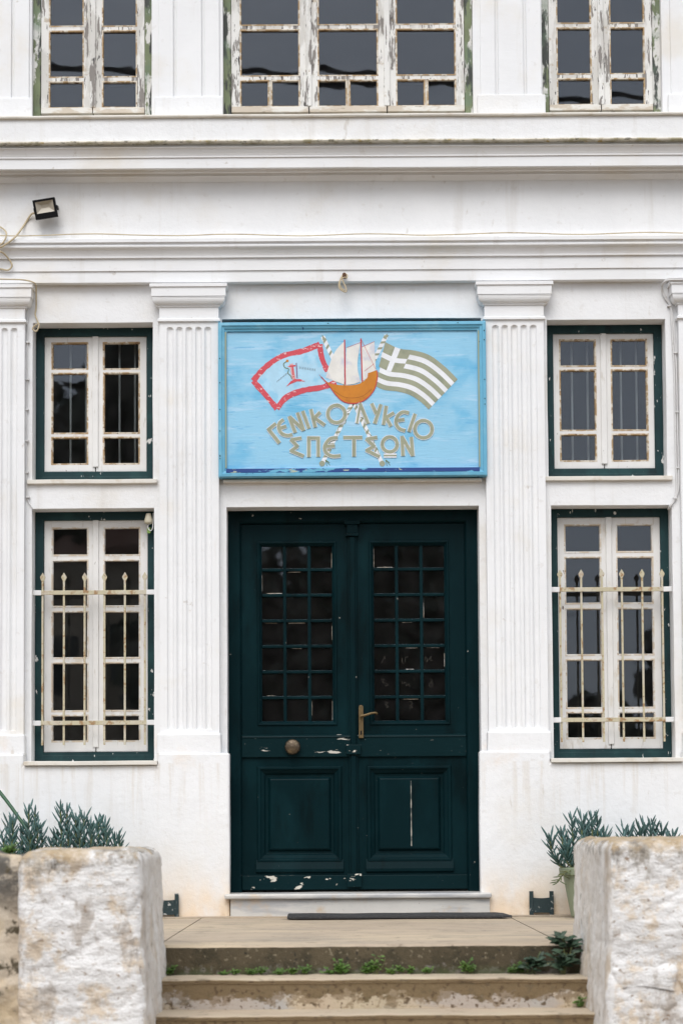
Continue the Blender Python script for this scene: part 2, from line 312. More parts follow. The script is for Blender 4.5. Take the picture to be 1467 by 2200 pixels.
def glassmat(name, dust, dcol, wave):
    m = bpy.data.materials.new(name); m.use_nodes = True; nt = m.node_tree; N = nt.nodes; L = nt.links
    N.remove(N['Principled BSDF']); out = N['Material Output']
    tr = N.new('ShaderNodeBsdfTransparent'); tr.inputs[0].default_value = (.92, .94, .93, 1)
    gl = N.new('ShaderNodeBsdfGlossy'); gl.inputs['Roughness'].default_value = .015; gl.inputs['Color'].default_value = (.80, .87, 1.0, 1)
    fr = N.new('ShaderNodeFresnel'); fr.inputs['IOR'].default_value = 1.5
    geo = N.new('ShaderNodeNewGeometry'); tx = N.new('ShaderNodeTexNoise'); tx.inputs['Scale'].default_value = 5; tx.inputs['Detail'].default_value = 1
    L.new(geo.outputs['Position'], tx.inputs['Vector'])
    bp = N.new('ShaderNodeBump'); bp.inputs['Strength'].default_value = wave; bp.inputs['Distance'].default_value = .01
    L.new(tx.outputs['Fac'], bp.inputs['Height']); L.new(bp.outputs[0], gl.inputs['Normal'])
    mx = N.new('ShaderNodeMixShader'); L.new(fr.outputs[0], mx.inputs[0]); L.new(tr.outputs[0], mx.inputs[1]); L.new(gl.outputs[0], mx.inputs[2])
    df = N.new('ShaderNodeBsdfDiffuse'); df.inputs[0].default_value = (*dcol, 1)
    t2 = N.new('ShaderNodeTexNoise'); t2.inputs['Scale'].default_value = 9; t2.inputs['Detail'].default_value = 5; L.new(geo.outputs['Position'], t2.inputs['Vector'])
    mr = N.new('ShaderNodeMapRange'); mr.inputs['From Min'].default_value = .35; mr.inputs['From Max'].default_value = .75; mr.inputs['To Min'].default_value = dust*.4; mr.inputs['To Max'].default_value = dust*1.6
    L.new(t2.outputs['Fac'], mr.inputs['Value'])
    m2 = N.new('ShaderNodeMixShader'); L.new(mr.outputs[0], m2.inputs[0]); L.new(mx.outputs[0], m2.inputs[1]); L.new(df.outputs[0], m2.inputs[2])
    L.new(m2.outputs[0], out.inputs['Surface'])
    return m
m_glass = glassmat('old_window_glass', .012, (.5, .5, .5), .06)
m_glassd = glassmat('dusty_door_glass', .012, (.45, .42, .42), .02)

# ------------------------------------------------------------------ ground, landing, steps
g = MB(); g.face([(-400, -400, -.75), (400, -400, -.75), (400, 400, -.75), (-400, 400, -.75)])
tag(g.build('ground', m_ground), kind='structure')
LE = -3.10                                             # landing front edge
landing = tag(empty('landing', (0, LE, 0)), kind='structure')
JL, JR = at(430, 1979, -.3).x, at(1096, 1970, -.3).x
for a, b in ((-5.2, JL-.004), (JL+.004, JR-.004), (JR+.004, 5.2)):
    s = MB(); n = max(1, int((b-a)/.12))
    s.loft([[(a+(b-a)*i/n, y, z) for y, z in ((-.205, -.004), (-.205, -.16), (LE+.015, -.16), (LE, -.12), (LE+.002, -.02), (LE+.02, -.003), (LE+.6, 0))] for i in range(n+1)])
    rel(wob(s, .004, 1.5), landing).build('paving_slab', m_land, landing)
s = MB(); n = 70
s.loft([[(-5.2+10.4*i/n, y, z) for y, z in ((-.02, .004), (-.02, -.1), (-.20, -.1), (-.20, .002), (-.17, .006))] for i in range(n+1)])
rel(wob(s, .003, 2), landing).build('wall_strip', m_land, landing)
PLX0, PRX0 = at(350, 1900, LE).x, at(1238, 1900, LE).x
s = MB(); n = 110; xa, xb = PLX0-.25, PRX0+.3
s.loft([[(xa+(xb-xa)*i/n, y, z) for y, z in ((LE-.004, -.014), (LE-.006, -.15), (LE+.01, -.16), (LE+.01, -.02))] for i in range(n+1)])
rel(wob(wob(s, .003, 3), .002, 19), landing).build('edge_face', m_riser, landing)
steps = tag(empty('stone_steps', (0, LE-.6, -.75)), kind='structure')
zt = [-.146, -.288, -.43, -.575]
for i, z in enumerate(zt):
    yb = LE-.29*(i+1); s = MB(); n = 110
    s.loft([[(xa-.1+(xb-xa+.2)*k/n, y, zz) for y, zz in ((LE+.02, z), (LE+.02, z-.2), (yb+.006, z-.2), (yb+.006, z-.022), (yb-.004, z-.019), (yb-.004, z-.006), (yb+.006, z))] for k in range(n+1)])
    wob(s, .005, 2.1); wob(s, .0022, 17)
    rel(s, steps).build('step', stepmat(z-.052), steps, bevel=.006)

# ------------------------------------------------------------------ the building
bld = empty('school_building', (0, 0, 0), 'white neoclassical school building with fluted pilasters and green double door', 'building')
WXY = {(-1, 2): (-1.704, .395), (-1, 1): (-1.701, .400), (1, 2): (1.675, .390), (1, 1): (1.694, .396)}   # centre, half width of each side window
W2 = (Z(690), Z(1029)); W1 = (Z(1089), Z(1634))        # opening top / bottom
DH = .826; DT = Z(1088); TR = (Z(684.5), Z(1030))
holes = []
for sx in (-1, 1):
    for k, zo in ((2, W2), (1, W1)): holes.append((WXY[sx, k][0]-WXY[sx, k][1], WXY[sx, k][0]+WXY[sx, k][1], zo[1], zo[0]))
holes += [(-DH, DH, -.5, DT), (-.853, .853, TR[1], TR[0])]
ZA = Z(604, -.06)                                      # architrave soffit
holed(-4.7, 4.7, -.2, ZA+.05, holes, 0, .34, .13, .0025).build('wall', m_wall, bld, bevel=.006)
P1, P2 = Z(1615, -.1), Z(1641, -.1)
hp = [(-.806, .806, -.5, 3)]+[(WXY[sx, 1][0]-WXY[sx, 1][1]-.035, WXY[sx, 1][0]+WXY[sx, 1][1]+.035, P2, 3) for sx in (-1, 1)]
holed(-4.7, 4.7, -.2, P1, hp, -.10, .095, .11, .004).build('plinth', m_wall, bld, bevel=.012)
# entablature mouldings
zz = lambda py, y: Z(py, y)
arch = [(.02, ZA), (-.062, ZA), (-.062, zz(580, -.062)), (-.072, zz(579, -.072)), (-.072, zz(553, -.072)), (-.088, zz(551, -.088)), (-.088, zz(547, -.088)), (-.092, zz(543, -.092)), (-.105, zz(534, -.105)), (-.128, zz(528, -.128)), (-.130, zz(525, -.130)), (-.120, zz(523, -.12)), (-.122, zz(519, -.122)), (-.138, zz(517, -.138)), (-.138, zz(510, -.138)), (-.03, zz(507, -.03)), (.02, zz(507, -.03))]
prism(arch, -4.7, 4.7).build('architrave', m_trim, bld)
fz0, fz1 = zz(509, -.03), zz(384, -.04)
fr = holed(-4.7, 4.7, fz0, fz1+.03, [], -.04, .05, .13, .003); fr.build('frieze', m_wall, bld)
corn = [(.02, zz(390, -.04)), (-.045, zz(389, -.045)), (-.052, zz(386, -.052)), (-.075, zz(378, -.075)), (-.085, zz(377, -.085)), (-.086, zz(371, -.086)), (-.105, zz(368, -.105)), (-.112, zz(362, -.112)), (-.205, zz(359, -.205)), (-.205, zz(337.5, -.205)), (-.214, zz(336, -.214)), (-.214, zz(333, -.214)), (-.22, zz(328, -.22)), (-.236, zz(318, -.236)), (-.250, zz(314, -.25)), (-.215, zz(313, -.215)), (-.215, zz(308, -.215)), (.02, zz(308, -.215))]
prism(corn, -4.7, 4.7).build('cornice', m_trim, bld)
zl = zz(309, -.215)
prism([(.02, zl), (-.262, zl), (-.266, zl+.006), (-.262, zl+.014), (-.24, zl+.02), (.02, zl+.024)], -4.7, 4.7, .05, .004).build('cornice_ledge', m_ledge, bld)
zf = zz(252, -.225)
prism([(.02, zl+.02), (-.225, zl+.02), (-.225, zf), (.02, zf)], -4.7, 4.7).build('blocking_course', m_wall, bld)
zs_ = zz(243.5, -.245)
prism([(.02, zf), (-.243, zf), (-.247, zf+.006), (-.247, zs_-.006), (-.240, zs_), (.02, zs_+.012)], -4.7, 4.7, .07, .003).build('sill_course', m_sill, bld)
# upper storey
UY = -.06; UH = .395; ZU0 = zs_; ZTOP = Z(-215)
uh = [(c-UH, c+UH, ZU0-.5, ZTOP) for c in (-1.704, 1.664)]+[(-.838, .812, ZU0-.5, ZTOP)]
holed(-4.7, 4.7, ZU0-.02, 8.2, uh, UY, .32, .14, .002).build('upper_wall', m_trim, bld, bevel=.004)
zb_ = Z(205, UY-.03)
for sx in (-1, 1):
    for x0, x1 in ((.86, 1.262), (2.115, 2.52)):
        p = holed(x0-.022, x1+.022, ZU0-.01, zb_, [], UY-.032, .04, .1, .003)
        for v in p.v: v.x *= sx
        pil = p.build('upper_pilaster', m_wall, bld, bevel=.006)
        for a, b in ((x0, x0+.098), (x0+.118, x1-.118), (x1-.098, x1)):
            q = holed(a, b, zb_-.01, 7.7, [], UY-.018, .02, .12, .0015)
            for v in q.v: v.x *= sx
            q.build('panel_strip', m_trim, pil, bevel=.004)
# shell: roof, sides, rooms
r = MB(); r.box(-4.9, 4.9, -.4, 8.2, 8.2, 8.45); r.build('roof', m_trim, bld, bevel=.02)
for sx in (-1, 1):
    r = MB(); r.box(min(sx*4.4, sx*4.7), max(sx*4.4, sx*4.7), .27, 8, -.75, 8.2); r.build('side_wall', m_wall, bld)
r = MB(); r.box(-4.4, 4.4, 7.7, 8, -.75, 8.2); r.build('rear_wall', m_wall, bld)
r = MB()
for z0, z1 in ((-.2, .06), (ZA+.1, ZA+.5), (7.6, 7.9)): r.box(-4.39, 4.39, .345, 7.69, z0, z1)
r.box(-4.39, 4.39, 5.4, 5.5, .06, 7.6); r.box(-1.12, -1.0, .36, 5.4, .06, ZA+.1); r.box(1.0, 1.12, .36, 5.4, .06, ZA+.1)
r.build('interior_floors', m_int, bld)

# pilasters
SH0, SH1 = .872, 1.258
def pilaster(xa, xb, sx):
    yf = -.062; z0, z1 = Z(1575, -.07), Z(687, -.07)
    n = 66; xs = [xa+(xb-xa)*i/n for i in range(n+1)]
    fr_, step = .0205, .0620; cx = (xa+xb)/2; cs = [cx+(k-2)*step for k in range(5)]
    ztop, zbot = Z(700, yf)-fr_, Z(1566, yf)
    zs = sorted(set([z0, z1, zbot, zbot+.004]+[ztop+fr_*math.sin(t*math.pi/16)*1.0 for t in range(9)]+[ztop+fr_+.004]+[zbot+.02+(ztop-zbot-.02)*k/40 for k in range(41)]))
    rows = []
    for z in zs:
        row = []
        for x in xs:
            d = min(cs, key=lambda c: abs(c-x)); dx = abs(x-d); dep = 0
            if z > zbot:
                h = math.hypot(dx, max(0, z-ztop))
                if h < fr_: dep = math.sqrt(fr_*fr_-h*h)*.95
            nn = noise.noise(Vector((x*3, 1.7*sx, z*3)))*.0025+noise.noise(Vector((x*30, 3, z*14)))*.0009
            row.append((sx*x, yf+dep+nn, z))
        rows.append([(sx*xa, .0, z)]+row+[(sx*xb, .0, z)])
    mb = MB(); mb.loft(rows, False, False)
    o = mb.build('pilaster', m_trim, bld)
    # capital: stacked mouldings
    cap = MB()
    def lay(py0, py1, e0, e1, y0, y1):
        za, zb = Z(py0, y0), Z(py1, y1)
        q = [[(sx*(xa-e), .0, z), (sx*(xa-e), y, z), (sx*(xb+e), y, z), (sx*(xb+e), .0, z)] for e, y, z in ((e0, y0, za), (e1, y1, zb))]
        cap.loft(q, True, True)
    lay(689, 687.5, .004, .012, -.068, -.078); lay(687.5, 683, .012, .012, -.078, -.078); lay(683, 681, .012, .001, -.078, -.066)
    lay(681, 656.5, .001, .001, -.066, -.066); lay(656.5, 653, .012, .012, -.076, -.076)
    for k in range(5):
        t0, t1 = k/5, (k+1)/5; ec = lambda t: .014+.030*math.sin(t*1.5708); pc = lambda t: 653-16*(1-math.cos(t*1.5708))**.8
        lay(pc(t0), pc(t1), ec(t0), ec(t1), -.078-.03*math.sin(t0*1.57), -.078-.03*math.sin(t1*1.57))
    lay(637, 635, .046, .046, -.110, -.110); lay(635, 633.6, .040, .040, -.102, -.102); lay(633.6, 613, .050, .050, -.113, -.113); lay(613, 606, .060, .060, -.122, -.122)
    cap.build('capital', m_trim, o, bevel=.0025)
    b = holed(xa-.012, xb+.018, P1-.01, Z(1573, -.09), [], -.088, .09, .06, .005)
    for v in b.v: v.x *= sx
    b.build('base', m_wall, o, bevel=.012)
for sx in (-1, 1):
    pilaster(SH0, SH1, sx); pilaster(2.142, 2.527, sx)

# windows
def pane(mb_parent, x0, x1, z0, z1, y, m=m_glass):
    c = Vector(((x0+x1)/2, y, (z0+z1)/2)); q = MB(); q.box(x0-c.x, x1-c.x, -.0015, .0015, z0-c.z, z1-c.z)
    o = q.build('pane', m, mb_parent); o.location = c; o.rotation_euler = (R(rnd.gauss(0, .22)), 0, R(rnd.gauss(0, .22)))
    return o
def sash(parent, x0, x1, z0, z1, px0, px1, rows, y, mt, mput, mrail=None, split=None, bulge=.009):
    # stiles and rails cut round the panes; rows = [(ztop, zbot)] from top to bottom
    hl = [(px0, px1, b, t) for t, b in rows]
    mb = holed(x0, x1, z0, z1, hl, y, .034, .09, .0012)
    o = mb.build('sash', mt, parent, bevel=.003)
    bead = MB()
    for t, b in rows:
        segs = [(px0, px1)]
        if split and (t, b) == rows[-1]:
            m_ = (px0+px1)/2; segs = [(px0, m_-.010), (m_+.010, px1)]
            q = MB(); q.box(m_-.010, m_+.010, y+.004, y+.03, b-.002, t+.002); q.build('glazing_bar', m_rail, parent, bevel=.002)
        for a, c in segs:
            pr = [(-.004, y-.0015), (.004, y-.002), (bulge, y+.012), (bulge, y+.016), (-.004, y+.016)]
            k = MB(); k.ring(a, c, b, t, pr)
            # ragged bead
            big = MB()
            big.v = k.v; big.f = k.f
            bead.f += [[i+len(bead.v) for i in f] for f in big.f]; bead.v += big.v
            pane(parent, a+.001, c-.001, b+.001, t-.001, y+.018)
    wob(bead, .0022, 22)
    bead.build('putty_bead', mput, parent)
    if mrail:
        q = MB(); q.box(x0+.001, x1-.001, y-.012, y+.03, z0-.004, z0+.036); wob(q, .002, 7); q.build('weather_rail', mrail, parent, bevel=.003)
    return o
def sill(parent, x0, x1, zt, th, y, dep, m=m_sill):
    s = holed(x0, x1, zt-th, zt, [], y, dep, .08, .0025); s.build('sill', m, parent, bevel=.004)
def side_window(sx, zo, pys, sy0, sy1, sill_x):
    low = len(pys) > 3; c, WH = WXY[sx, 1 if low else 2]; y = .135
    fr_ = MB(); fr_.ring(c-WH+.001, c+WH-.001, zo[1]+.001, zo[0]-.001, [(0, y), (.050, y), (.055, y+.006), (.055, y+.05), (0, y+.05)])
    wob(fr_, .001)
    win = fr_.build('window', m_green, bld, bevel=.003)
    z0, z1 = Z(sy1, y+.02), Z(sy0, y+.02)
    rows = [(Z(a, y+.02), Z(b, y+.02)) for a, b in pys]
    q = MB(); q.box(c-WH+.05, c+WH-.05, y+.002, y+.046, zo[1]+.045, z0-.003); q.build('bottom_rail', m_green, win, bevel=.002)
    for k in (-1, 1):
        a, b = sorted((c+k*.003, c+k*.343)); p, q = sorted((c+k*.052, c+k*.291))
        sash(win, a, b, z0, z1, p, q, rows, y+.02, m_cream, m_putty2 if low else m_putty)
    q = MB(); q.box(c-.019, c+.019, y+.006, y+.03, z0+.03, z1-.002); wob(q, .001, 6); q.build('meeting_strip', m_cream, win, bevel=.004)
    sill(win, c-WH-.03, c+WH+.03, zo[1]+.004, .028, -.128 if low else -.03, .27 if low else .17)
    if not low:
        q = MB()
        for dx in (-.19, -.085, .14, .245): q.tube([(c+dx, y+.19, z0+.06), (c+dx, y+.19, z1-.02)], .0075, 6, 1)
        q.tube([(c-.33, y+.19, z0+.075), (c+.33, y+.19, z0+.075)], .008, 6, 1)
        q.build('inner_bars', m_innerbar, win)
    return win
R2 = [(733, 790), (798, 928), (936, 994)]
R1 = [(1130, 1190), (1200, 1300), (1310, 1411), (1420, 1525), (1533, 1590)]
def grille(sx):
    c, WH = WXY[sx, 1]; y = .045
    zr = [Z(1269.5, y), Z(1549.5, y)]
    g0 = MB(); g0.box(c-WH-.004, c+WH+.004, y-.005, y+.005, zr[0]-.014, zr[0]+.014)
    gr = g0.build('window_grille', m_iron, bld, bevel=.002)
    g1 = MB(); g1.box(c-WH-.004, c+WH+.004, y-.005, y+.005, zr[1]-.014, zr[1]+.014); g1.build('rail', m_iron, gr, bevel=.002)
    for z in zr:
        for k in (-1, 1):
            e = MB(); a, b = sorted((c+k*(WH-.055), c+k*(WH-.001))); e.box(a, b, y-.0075, y+.0075, z-.0165, z+.0165); wob(e, .002, 9); e.build('rail_end', m_white_end, gr, bevel=.003)
    zt_, zb = Z(1226, y), Z(1597, y)
    for dx in (-.337, -.197, -.061, .069, .203, .334):
        b = MB(); x = c+dx; t = .0065; yy = y+.012
        b.box(x-t, x+t, yy-t, yy+t, zb, zt_-.05)
        prof = [(zt_-.056, t), (zt_-.05, .010), (zt_-.034, .0175), (zt_-.026, .0165), (zt_-.012, .007), (zt_, .001)]
        b.loft([[(x-w_, yy-.004, z), (x+w_, yy-.004, z), (x+w_, yy+.004, z), (x-w_, yy+.004, z)] for z, w_ in prof])
        wob(b, .0012, 5); b.build('spear_bar', m_iron, gr, bevel=.001)
for sx in (-1, 1):
    side_window(sx, W2, R2, 713, 1010, .42)
    side_window(sx, W1, R1, 1113, 1612, .45)
    grille(sx)
# upper storey windows
UR = [(-264, -165), (-155, -56), (-46, 53), (63, 162), (172, 228)]
def upper_window(c, hw, sashes, split):
    y = UY+.05; zt_ = ZTOP-.002; zb = ZU0-.05
    fr_ = MB(); fr_.ring(c-hw+.001, c+hw-.001, zb, zt_, [(0, y), (.045, y+.004), (.05, y+.012), (.05, y+.07), (0, y+.07)]); wob(fr_, .0015, 6)
    win = fr_.build('window', m_jamb, bld, bevel=.003)
    ys = y+.012; rows = [(Z(a, ys), Z(b, ys)) for a, b in UR[1:]]
    z0, z1 = Z(240, ys), Z(-190, ys)
    for x0, x1, p, q in sashes:
        sash(win, c+x0, c+x1, z0, z1, c+p, c+q, rows, ys, m_peel, m_putty, m_rail, split, .007)
    for i in range(len(sashes)-1):
        x = c+(sashes[i][1]+sashes[i+1][0])/2
        q = MB(); q.box(x-.019, x+.019, ys-.016, ys+.01, z0+.035, z1); wob(q, .0015, 5); q.build('meeting_strip', m_peel, win, bevel=.004)
    q = MB(); q.box(c-hw+.05, c+hw-.05, y+.05, y+.09, z0-.06, z0-.004); q.build('bottom_rail', m_jamb, win)
for c in (-1.704, 1.664):
    upper_window(c, UH, [(-.343, -.002, -.289, -.064), (.002, .343, .064, .289)], False)
upper_window(-.013, .825, [(-.772, -.262, -.712, -.322), (-.256, .256, -.197, .197), (.262, .772, .322, .712)], True)

# double door
DY = .15; thr = Z(1919, -.1)                          # threshold top
fr_ = MB(); fr_.ring(-DH+.001, DH-.001, thr, DT-.001, [(0, DY), (.070, DY), (.078, DY+.008), (.084, DY+.02), (.084, DY+.075), (0, DY+.075)], bottom=False)
door = wob(fr_, .0012).build('door', m_door, bld, bevel=.003)
LY = DY+.032                                           # leaf face
zd0, zd1 = thr+.012, DT-.086
def leaf(k):
    a, b = sorted((k*.020, k*.742)); zc = lambda py: Z(py, LY)
    gx = sorted((k*.110, k*.632)) if k > 0 else sorted((k*.112, k*.632))
    gz0, gz1 = zc(1557), zc(1164)
    pz0, pz1 = zc(1851), zc(1646); px = sorted((k*.085, k*.638))
    lf = holed(a, b, zd0, zd1, [(gx[0], gx[1], gz0, gz1), (px[0], px[1], pz0, pz1)], LY, .042, .12, .001).build('door_leaf', m_door, door, bevel=.003)
    # glazing moulding
    q = MB(); q.ring(gx[0]-.004, gx[1]+.004, gz0-.004, gz1+.004, [(0, LY-.003), (.004, LY-.010), (.012, LY-.010), (.018, LY-.002), (.030, LY+.012), (.032, LY+.03), (0, LY+.03)]); q.build('glazing_moulding', m_door, door, bevel=.0015)
    ix0, ix1, iz0, iz1 = gx[0]+.028, gx[1]-.028, gz0+.026, gz1-.026
    nb = .026; pw = (ix1-ix0-2*nb)/3; ph = (iz1-iz0-6*nb)/7
    for i in (1, 2):
        x = ix0+i*pw+(i-1)*nb; q = MB(); q.loft([[(x, LY+.03, z), (x+.005, LY+.012, z), (x+nb-.005, LY+.012, z), (x+nb, LY+.03, z)] for z in (iz0, iz1)]); q.build('glazing_bar', m_door, door, bevel=.0015)
    for j in range(1, 7):
        z = iz0+j*ph+(j-1)*nb; q = MB(); q.loft([[(x, LY+.031, z), (x, LY+.0135, z+.005), (x, LY+.0135, z+nb-.005), (x, LY+.031, z+nb)] for x in (ix0, ix1)]); q.build('glazing_bar', m_door, door, bevel=.0015)
    for i in range(3):
        for j in range(7):
            x = ix0+i*(pw+nb); z = iz0+j*(ph+nb)
            pane(door, x-.001, x+pw+.001, z-.001, z+ph+.001, LY+.027, m_glassd)
            pr = [(-.002, LY+.0225), (.0032, LY+.0225), (.0034, LY+.0262), (-.002, LY+.0262)]
            if rnd.random() < (.5 if k > 0 else .25):
                for e in rnd.sample(range(4), rnd.choice((1, 1, 2))):
                    u0_, u1_ = sorted((rnd.uniform(0, .35), rnd.uniform(.6, 1))); t = MB(); n_ = 8; w_ = rnd.uniform(.0016, .0034)
                    for i_ in range(n_+1):
                        u = u0_+(u1_-u0_)*i_/n_; ww = w_*(.45+.9*abs(noise.noise(Vector((x*31+e*5, u*6, z*31)))))
                        if e < 2: xx = x+(.0006 if e == 0 else pw-.0006); sgn = 1 if e == 0 else -1; a_, b_ = (xx, LY+.0222, z+ph*u), (xx+sgn*ww, LY+.0238, z+ph*u)
                        else: zz_ = z+(.0006 if e == 2 else ph-.0006); sgn = 1 if e == 2 else -1; a_, b_ = (x+pw*u, LY+.0222, zz_), (x+pw*u, LY+.0238, zz_+sgn*ww)
                        t.v += [Vector(a_), Vector(b_)]
                    t.f = [[2*i_, 2*i_+1, 2*i_+3, 2*i_+2] for i_ in range(n_)]
                    t.build('putty_line', m_putty2, door)
    # sunk panel with raised field
    q = MB(); q.ring(px[0]-.003, px[1]+.003, pz0-.003, pz1+.003, [(0, LY-.004), (.006, LY-.012), (.020, LY-.012), (.028, LY-.002), (.048, LY+.014), (.055, LY+.026), (.072, LY+.027), (.085, LY+.008), (.092, LY+.004)], closed=False)
    d = .092; q.face([(px[0]-.003+d, LY+.004, pz0-.003+d), (px[1]+.003-d, LY+.004, pz0-.003+d), (px[1]+.003-d, LY+.004, pz1+.003-d), (px[0]-.003+d, LY+.004, pz1+.003-d)])
    q.build('lower_panel', m_door, door, bevel=.002)
    cx = (px[0]+px[1])/2
    q = MB()
    pts = [(cx+.012*k+noise.noise(Vector((k*9, 0, t*9)))*.004, LY+.002, pz0+.10+(pz1-pz0-.2)*t/14) for t in range(15)]
    q.tube(pts, (lambda t: .0022+.0032*abs(noise.noise(Vector((t*7, 2.2, 0))))+.0035*max(0, .25-t)) if k > 0 else .0008, 5, 2)
    for v in q.v: v.y = LY+.003+(v.y-LY-.003)*.25
    q.build('cracked_filler', m_filler if k > 0 else m_doorlight, door)
    # projecting lower bolection, lock rail, kick rail
    q = MB(); z0, z1 = zc(1876), zc(1846); q.loft([[(x, LY+.002, z0), (x, LY-.016, z0+.012), (x, LY-.018, z0+.03), (x, LY-.004, z1), (x, LY+.002, z1)] for x in (px[0]-.012, px[1]+.012)]); q.build('lower_moulding', m_door, door, bevel=.003)
    q = MB(); q.box(a+.002, b-.002, LY-.020, LY+.004, zc(1626), zc(1584)); z1 = zc(1577)
    q.loft([[(x, LY+.003, zc(1584)), (x, LY-.026, zc(1584)), (x, LY-.020, zc(1580)), (x, LY+.003, z1)] for x in (a+.002, b-.002)])
    q.build('lock_rail', m_doorlight, door, bevel=.003)
    q = MB(); q.box(a+.002, b-.002, LY-.018, LY+.004, zd0+.004, zc(1880)); q.build('kick_rail', m_doorworn if k < 0 else m_doorlight, door, bevel=.004)
for k in (-1, 1): leaf(k)
m_scrib = mat('chalky_finger_mark', (.105, .095, .08), .9)
for i, (px_, py_, pts) in enumerate(((822, 1418, [(-4, 7), (0, 0), (4, -8), (4, -2)]), (868, 1418, [(-6, 6), (-5, -5), (-4, 6), (1, 6), (2, -5), (8, -6)]), (920, 1416, [(-9, 5), (-7, -5), (-3, 2), (-5, 6), (1, 0), (5, -6), (4, 3), (9, 3)]),
        (824, 1466, [(-7, -5), (1, -7), (-3, 0), (5, 2), (9, 6), (1, 8)]), (870, 1469, [(-8, -6), (-6, 0), (0, -3), (2, 5), (7, 0), (9, 8)]), (926, 1467, [(-4, -8), (2, -6), (-3, 0), (4, 3), (-2, 8), (-5, 3), (3, -2)]), (829, 1514, [(-3, -6), (4, -4), (-2, 1), (5, 4), (0, 7)]), (880, 1514, [(-6, -4), (1, -7), (5, -2), (0, 2), (6, 5), (-2, 8)]))):
    q = MB(); q.tube([at(px_+a, py_+b, LY+.0238) for a, b in pts], .0008, 4, 4); q.build('finger_mark', m_scrib, door)
ac = -.004
q = MB(); q.box(ac-.030, ac+.030, LY-.016, LY+.01, zd0, zd1-.02); q.box(ac-.017, ac+.017, LY-.030, LY-.016, zd0+.02, zd1-.09); wob(q, .001, 3); q.build('astragal', m_door, door, bevel=.005)
for p0, p1, hw, pr in ((1118, 1127, .052, .046), (1127, 1146, .036, .036), (1146, 1152, .042, .042), (1600, 1621, .047, .044), (1877, 1906, .047, .044)):
    q = MB(); q.box(ac-hw, ac+hw, LY-pr, LY+.004, Z(p1, LY-.03), Z(p0, LY-.03)); q.build('astragal_block', m_door if p0 < 1500 else m_doorworn, door, bevel=.004)
# knob
kx, kz = at(628, 1604, LY-.05).x, Z(1604, LY-.05)
q = MB(); prof = [(.016, -.02), (.016, -.035), (.034, -.037), (.050, -.047), (.052, -.056), (.045, -.068), (.026, -.078), (.006, -.081)]
q.loft([[(kx+r_*math.cos(6.283*j/12), LY+y_, kz+r_*math.sin(6.283*j/12)) for j in range(12)] for r_, y_ in prof]); q.build('knob', m_bronze, door)
hx = at(775, 1550, LY-.03).x
q = MB(); z0, z1 = Z(1586, LY-.03), Z(1515, LY-.03); pts = []
for t in range(9): pts.append((hx+.0155*math.cos(math.pi*t/8), z1-.0155+.0155*math.sin(math.pi*t/8)))
pts += [(hx-.0155, z0), (hx+.0155, z0)]
q.loft([[(x, y, z) for x, z in pts] for y in (LY-.040, LY-.020)]); hp_ = q.build('handle_plate', m_brass, door, bevel=.002)
q = MB(); zh = Z(1539, LY-.05); q.tube([(hx, LY-.038, zh), (hx, LY-.075, zh)], .009, 8, 1)
q.tube([(hx, LY-.075, zh), (hx+.03, LY-.078, zh+.006), (hx+.07, LY-.076, zh+.018), (hx+.100, LY-.072, zh+.020), (hx+.103, LY-.064, zh+.012)], lambda t: .0085-.002*t, 8, 4); q.build('lever', m_brass, door)
q = MB(); zk = Z(1574, LY-.03); q.box(hx-.005, hx+.005, LY-.0415, LY-.039, zk-.014, zk+.012); q.build('keyhole', m_black, door)
# threshold
q = holed(-.838, .872, Z(1931, -.16), thr, [], -.165, .34, .08, .003); q.build('threshold', m_marble, bld, bevel=.010)
q = holed(-.80, .862, -.05, Z(1931, -.16)+.002, [], -.135, .2, .1, .002); q.build('threshold_riser', m_marble, bld, bevel=.003)
# strip below the sign
q = holed(-.845, .845, Z(1034, -.05), Z(1028.5, -.05), [], -.05, .1, .1, .002); q.build('sign_ledge', m_sill, bld, bevel=.003)

# ------------------------------------------------------------------ painted sign
SY = -.075
m_sf = mat('sign_frame_blue', lin(100, 170, 200), .55, [dict(c=lin(150, 200, 215), s=6, lo=.5, hi=.7, a=.5), dict(c=lin(20, 60, 120), s=20, lo=.685, hi=.70)], bump=.3, bscale=40)
m_sfw = mat('sign_frame_weathered_blue', lin(100, 170, 200), .6, [dict(c=lin(24, 62, 128), s=10, st=(.5, 1, 1.5), lo=.43, hi=.46), dict(c=lin(170, 178, 160), s=17, st=(.6, 1, 1.5), lo=.62, hi=.64)], bump=.4, bscale=40)
m_sk = mat('sign_fillet_khaki', lin(150, 158, 135), .6, bump=.2)
m_sb = mat('sign_blue_wash', lin(142, 196, 224), .6, [dict(c=lin(80, 170, 212), s=3.6, st=(.8, 1, 1.2), lo=.49, hi=.70, a=.7), dict(c=lin(172, 208, 232), s=9, st=(.35, 1, 2.2), lo=.52, hi=.68, a=.8), dict(c=lin(60, 150, 205), s=22, st=(.3, 1, 2.5), lo=.62, hi=.7, a=.5), dict(c=lin(95, 140, 165), s=60, st=(.4, 1, 2), lo=.68, hi=.74, a=.6)], bump=.3, bscale=60, bst=(.2, 1, 2), var=.03)
def flat(name, c, lay=()): return mat(name, c, .65, lay, bump=.15, bscale=80, var=.06, vscale=12)
m_kh = flat('khaki_paint', lin(152, 155, 132), [dict(c=lin(128, 135, 115), s=14, lo=.5, hi=.7, a=.7)])
m_wh = flat('white_sign_paint', lin(226, 228, 232))
m_rd = flat('red_sign_paint', lin(200, 72, 84), [dict(c=lin(222, 190, 190), s=45, st=(.7, 1, 1.5), lo=.60, hi=.63)])
m_or = flat('ochre_hull_paint', lin(196, 122, 22), [dict(c=lin(170, 95, 15), s=12, lo=.5, hi=.7, a=.7)])
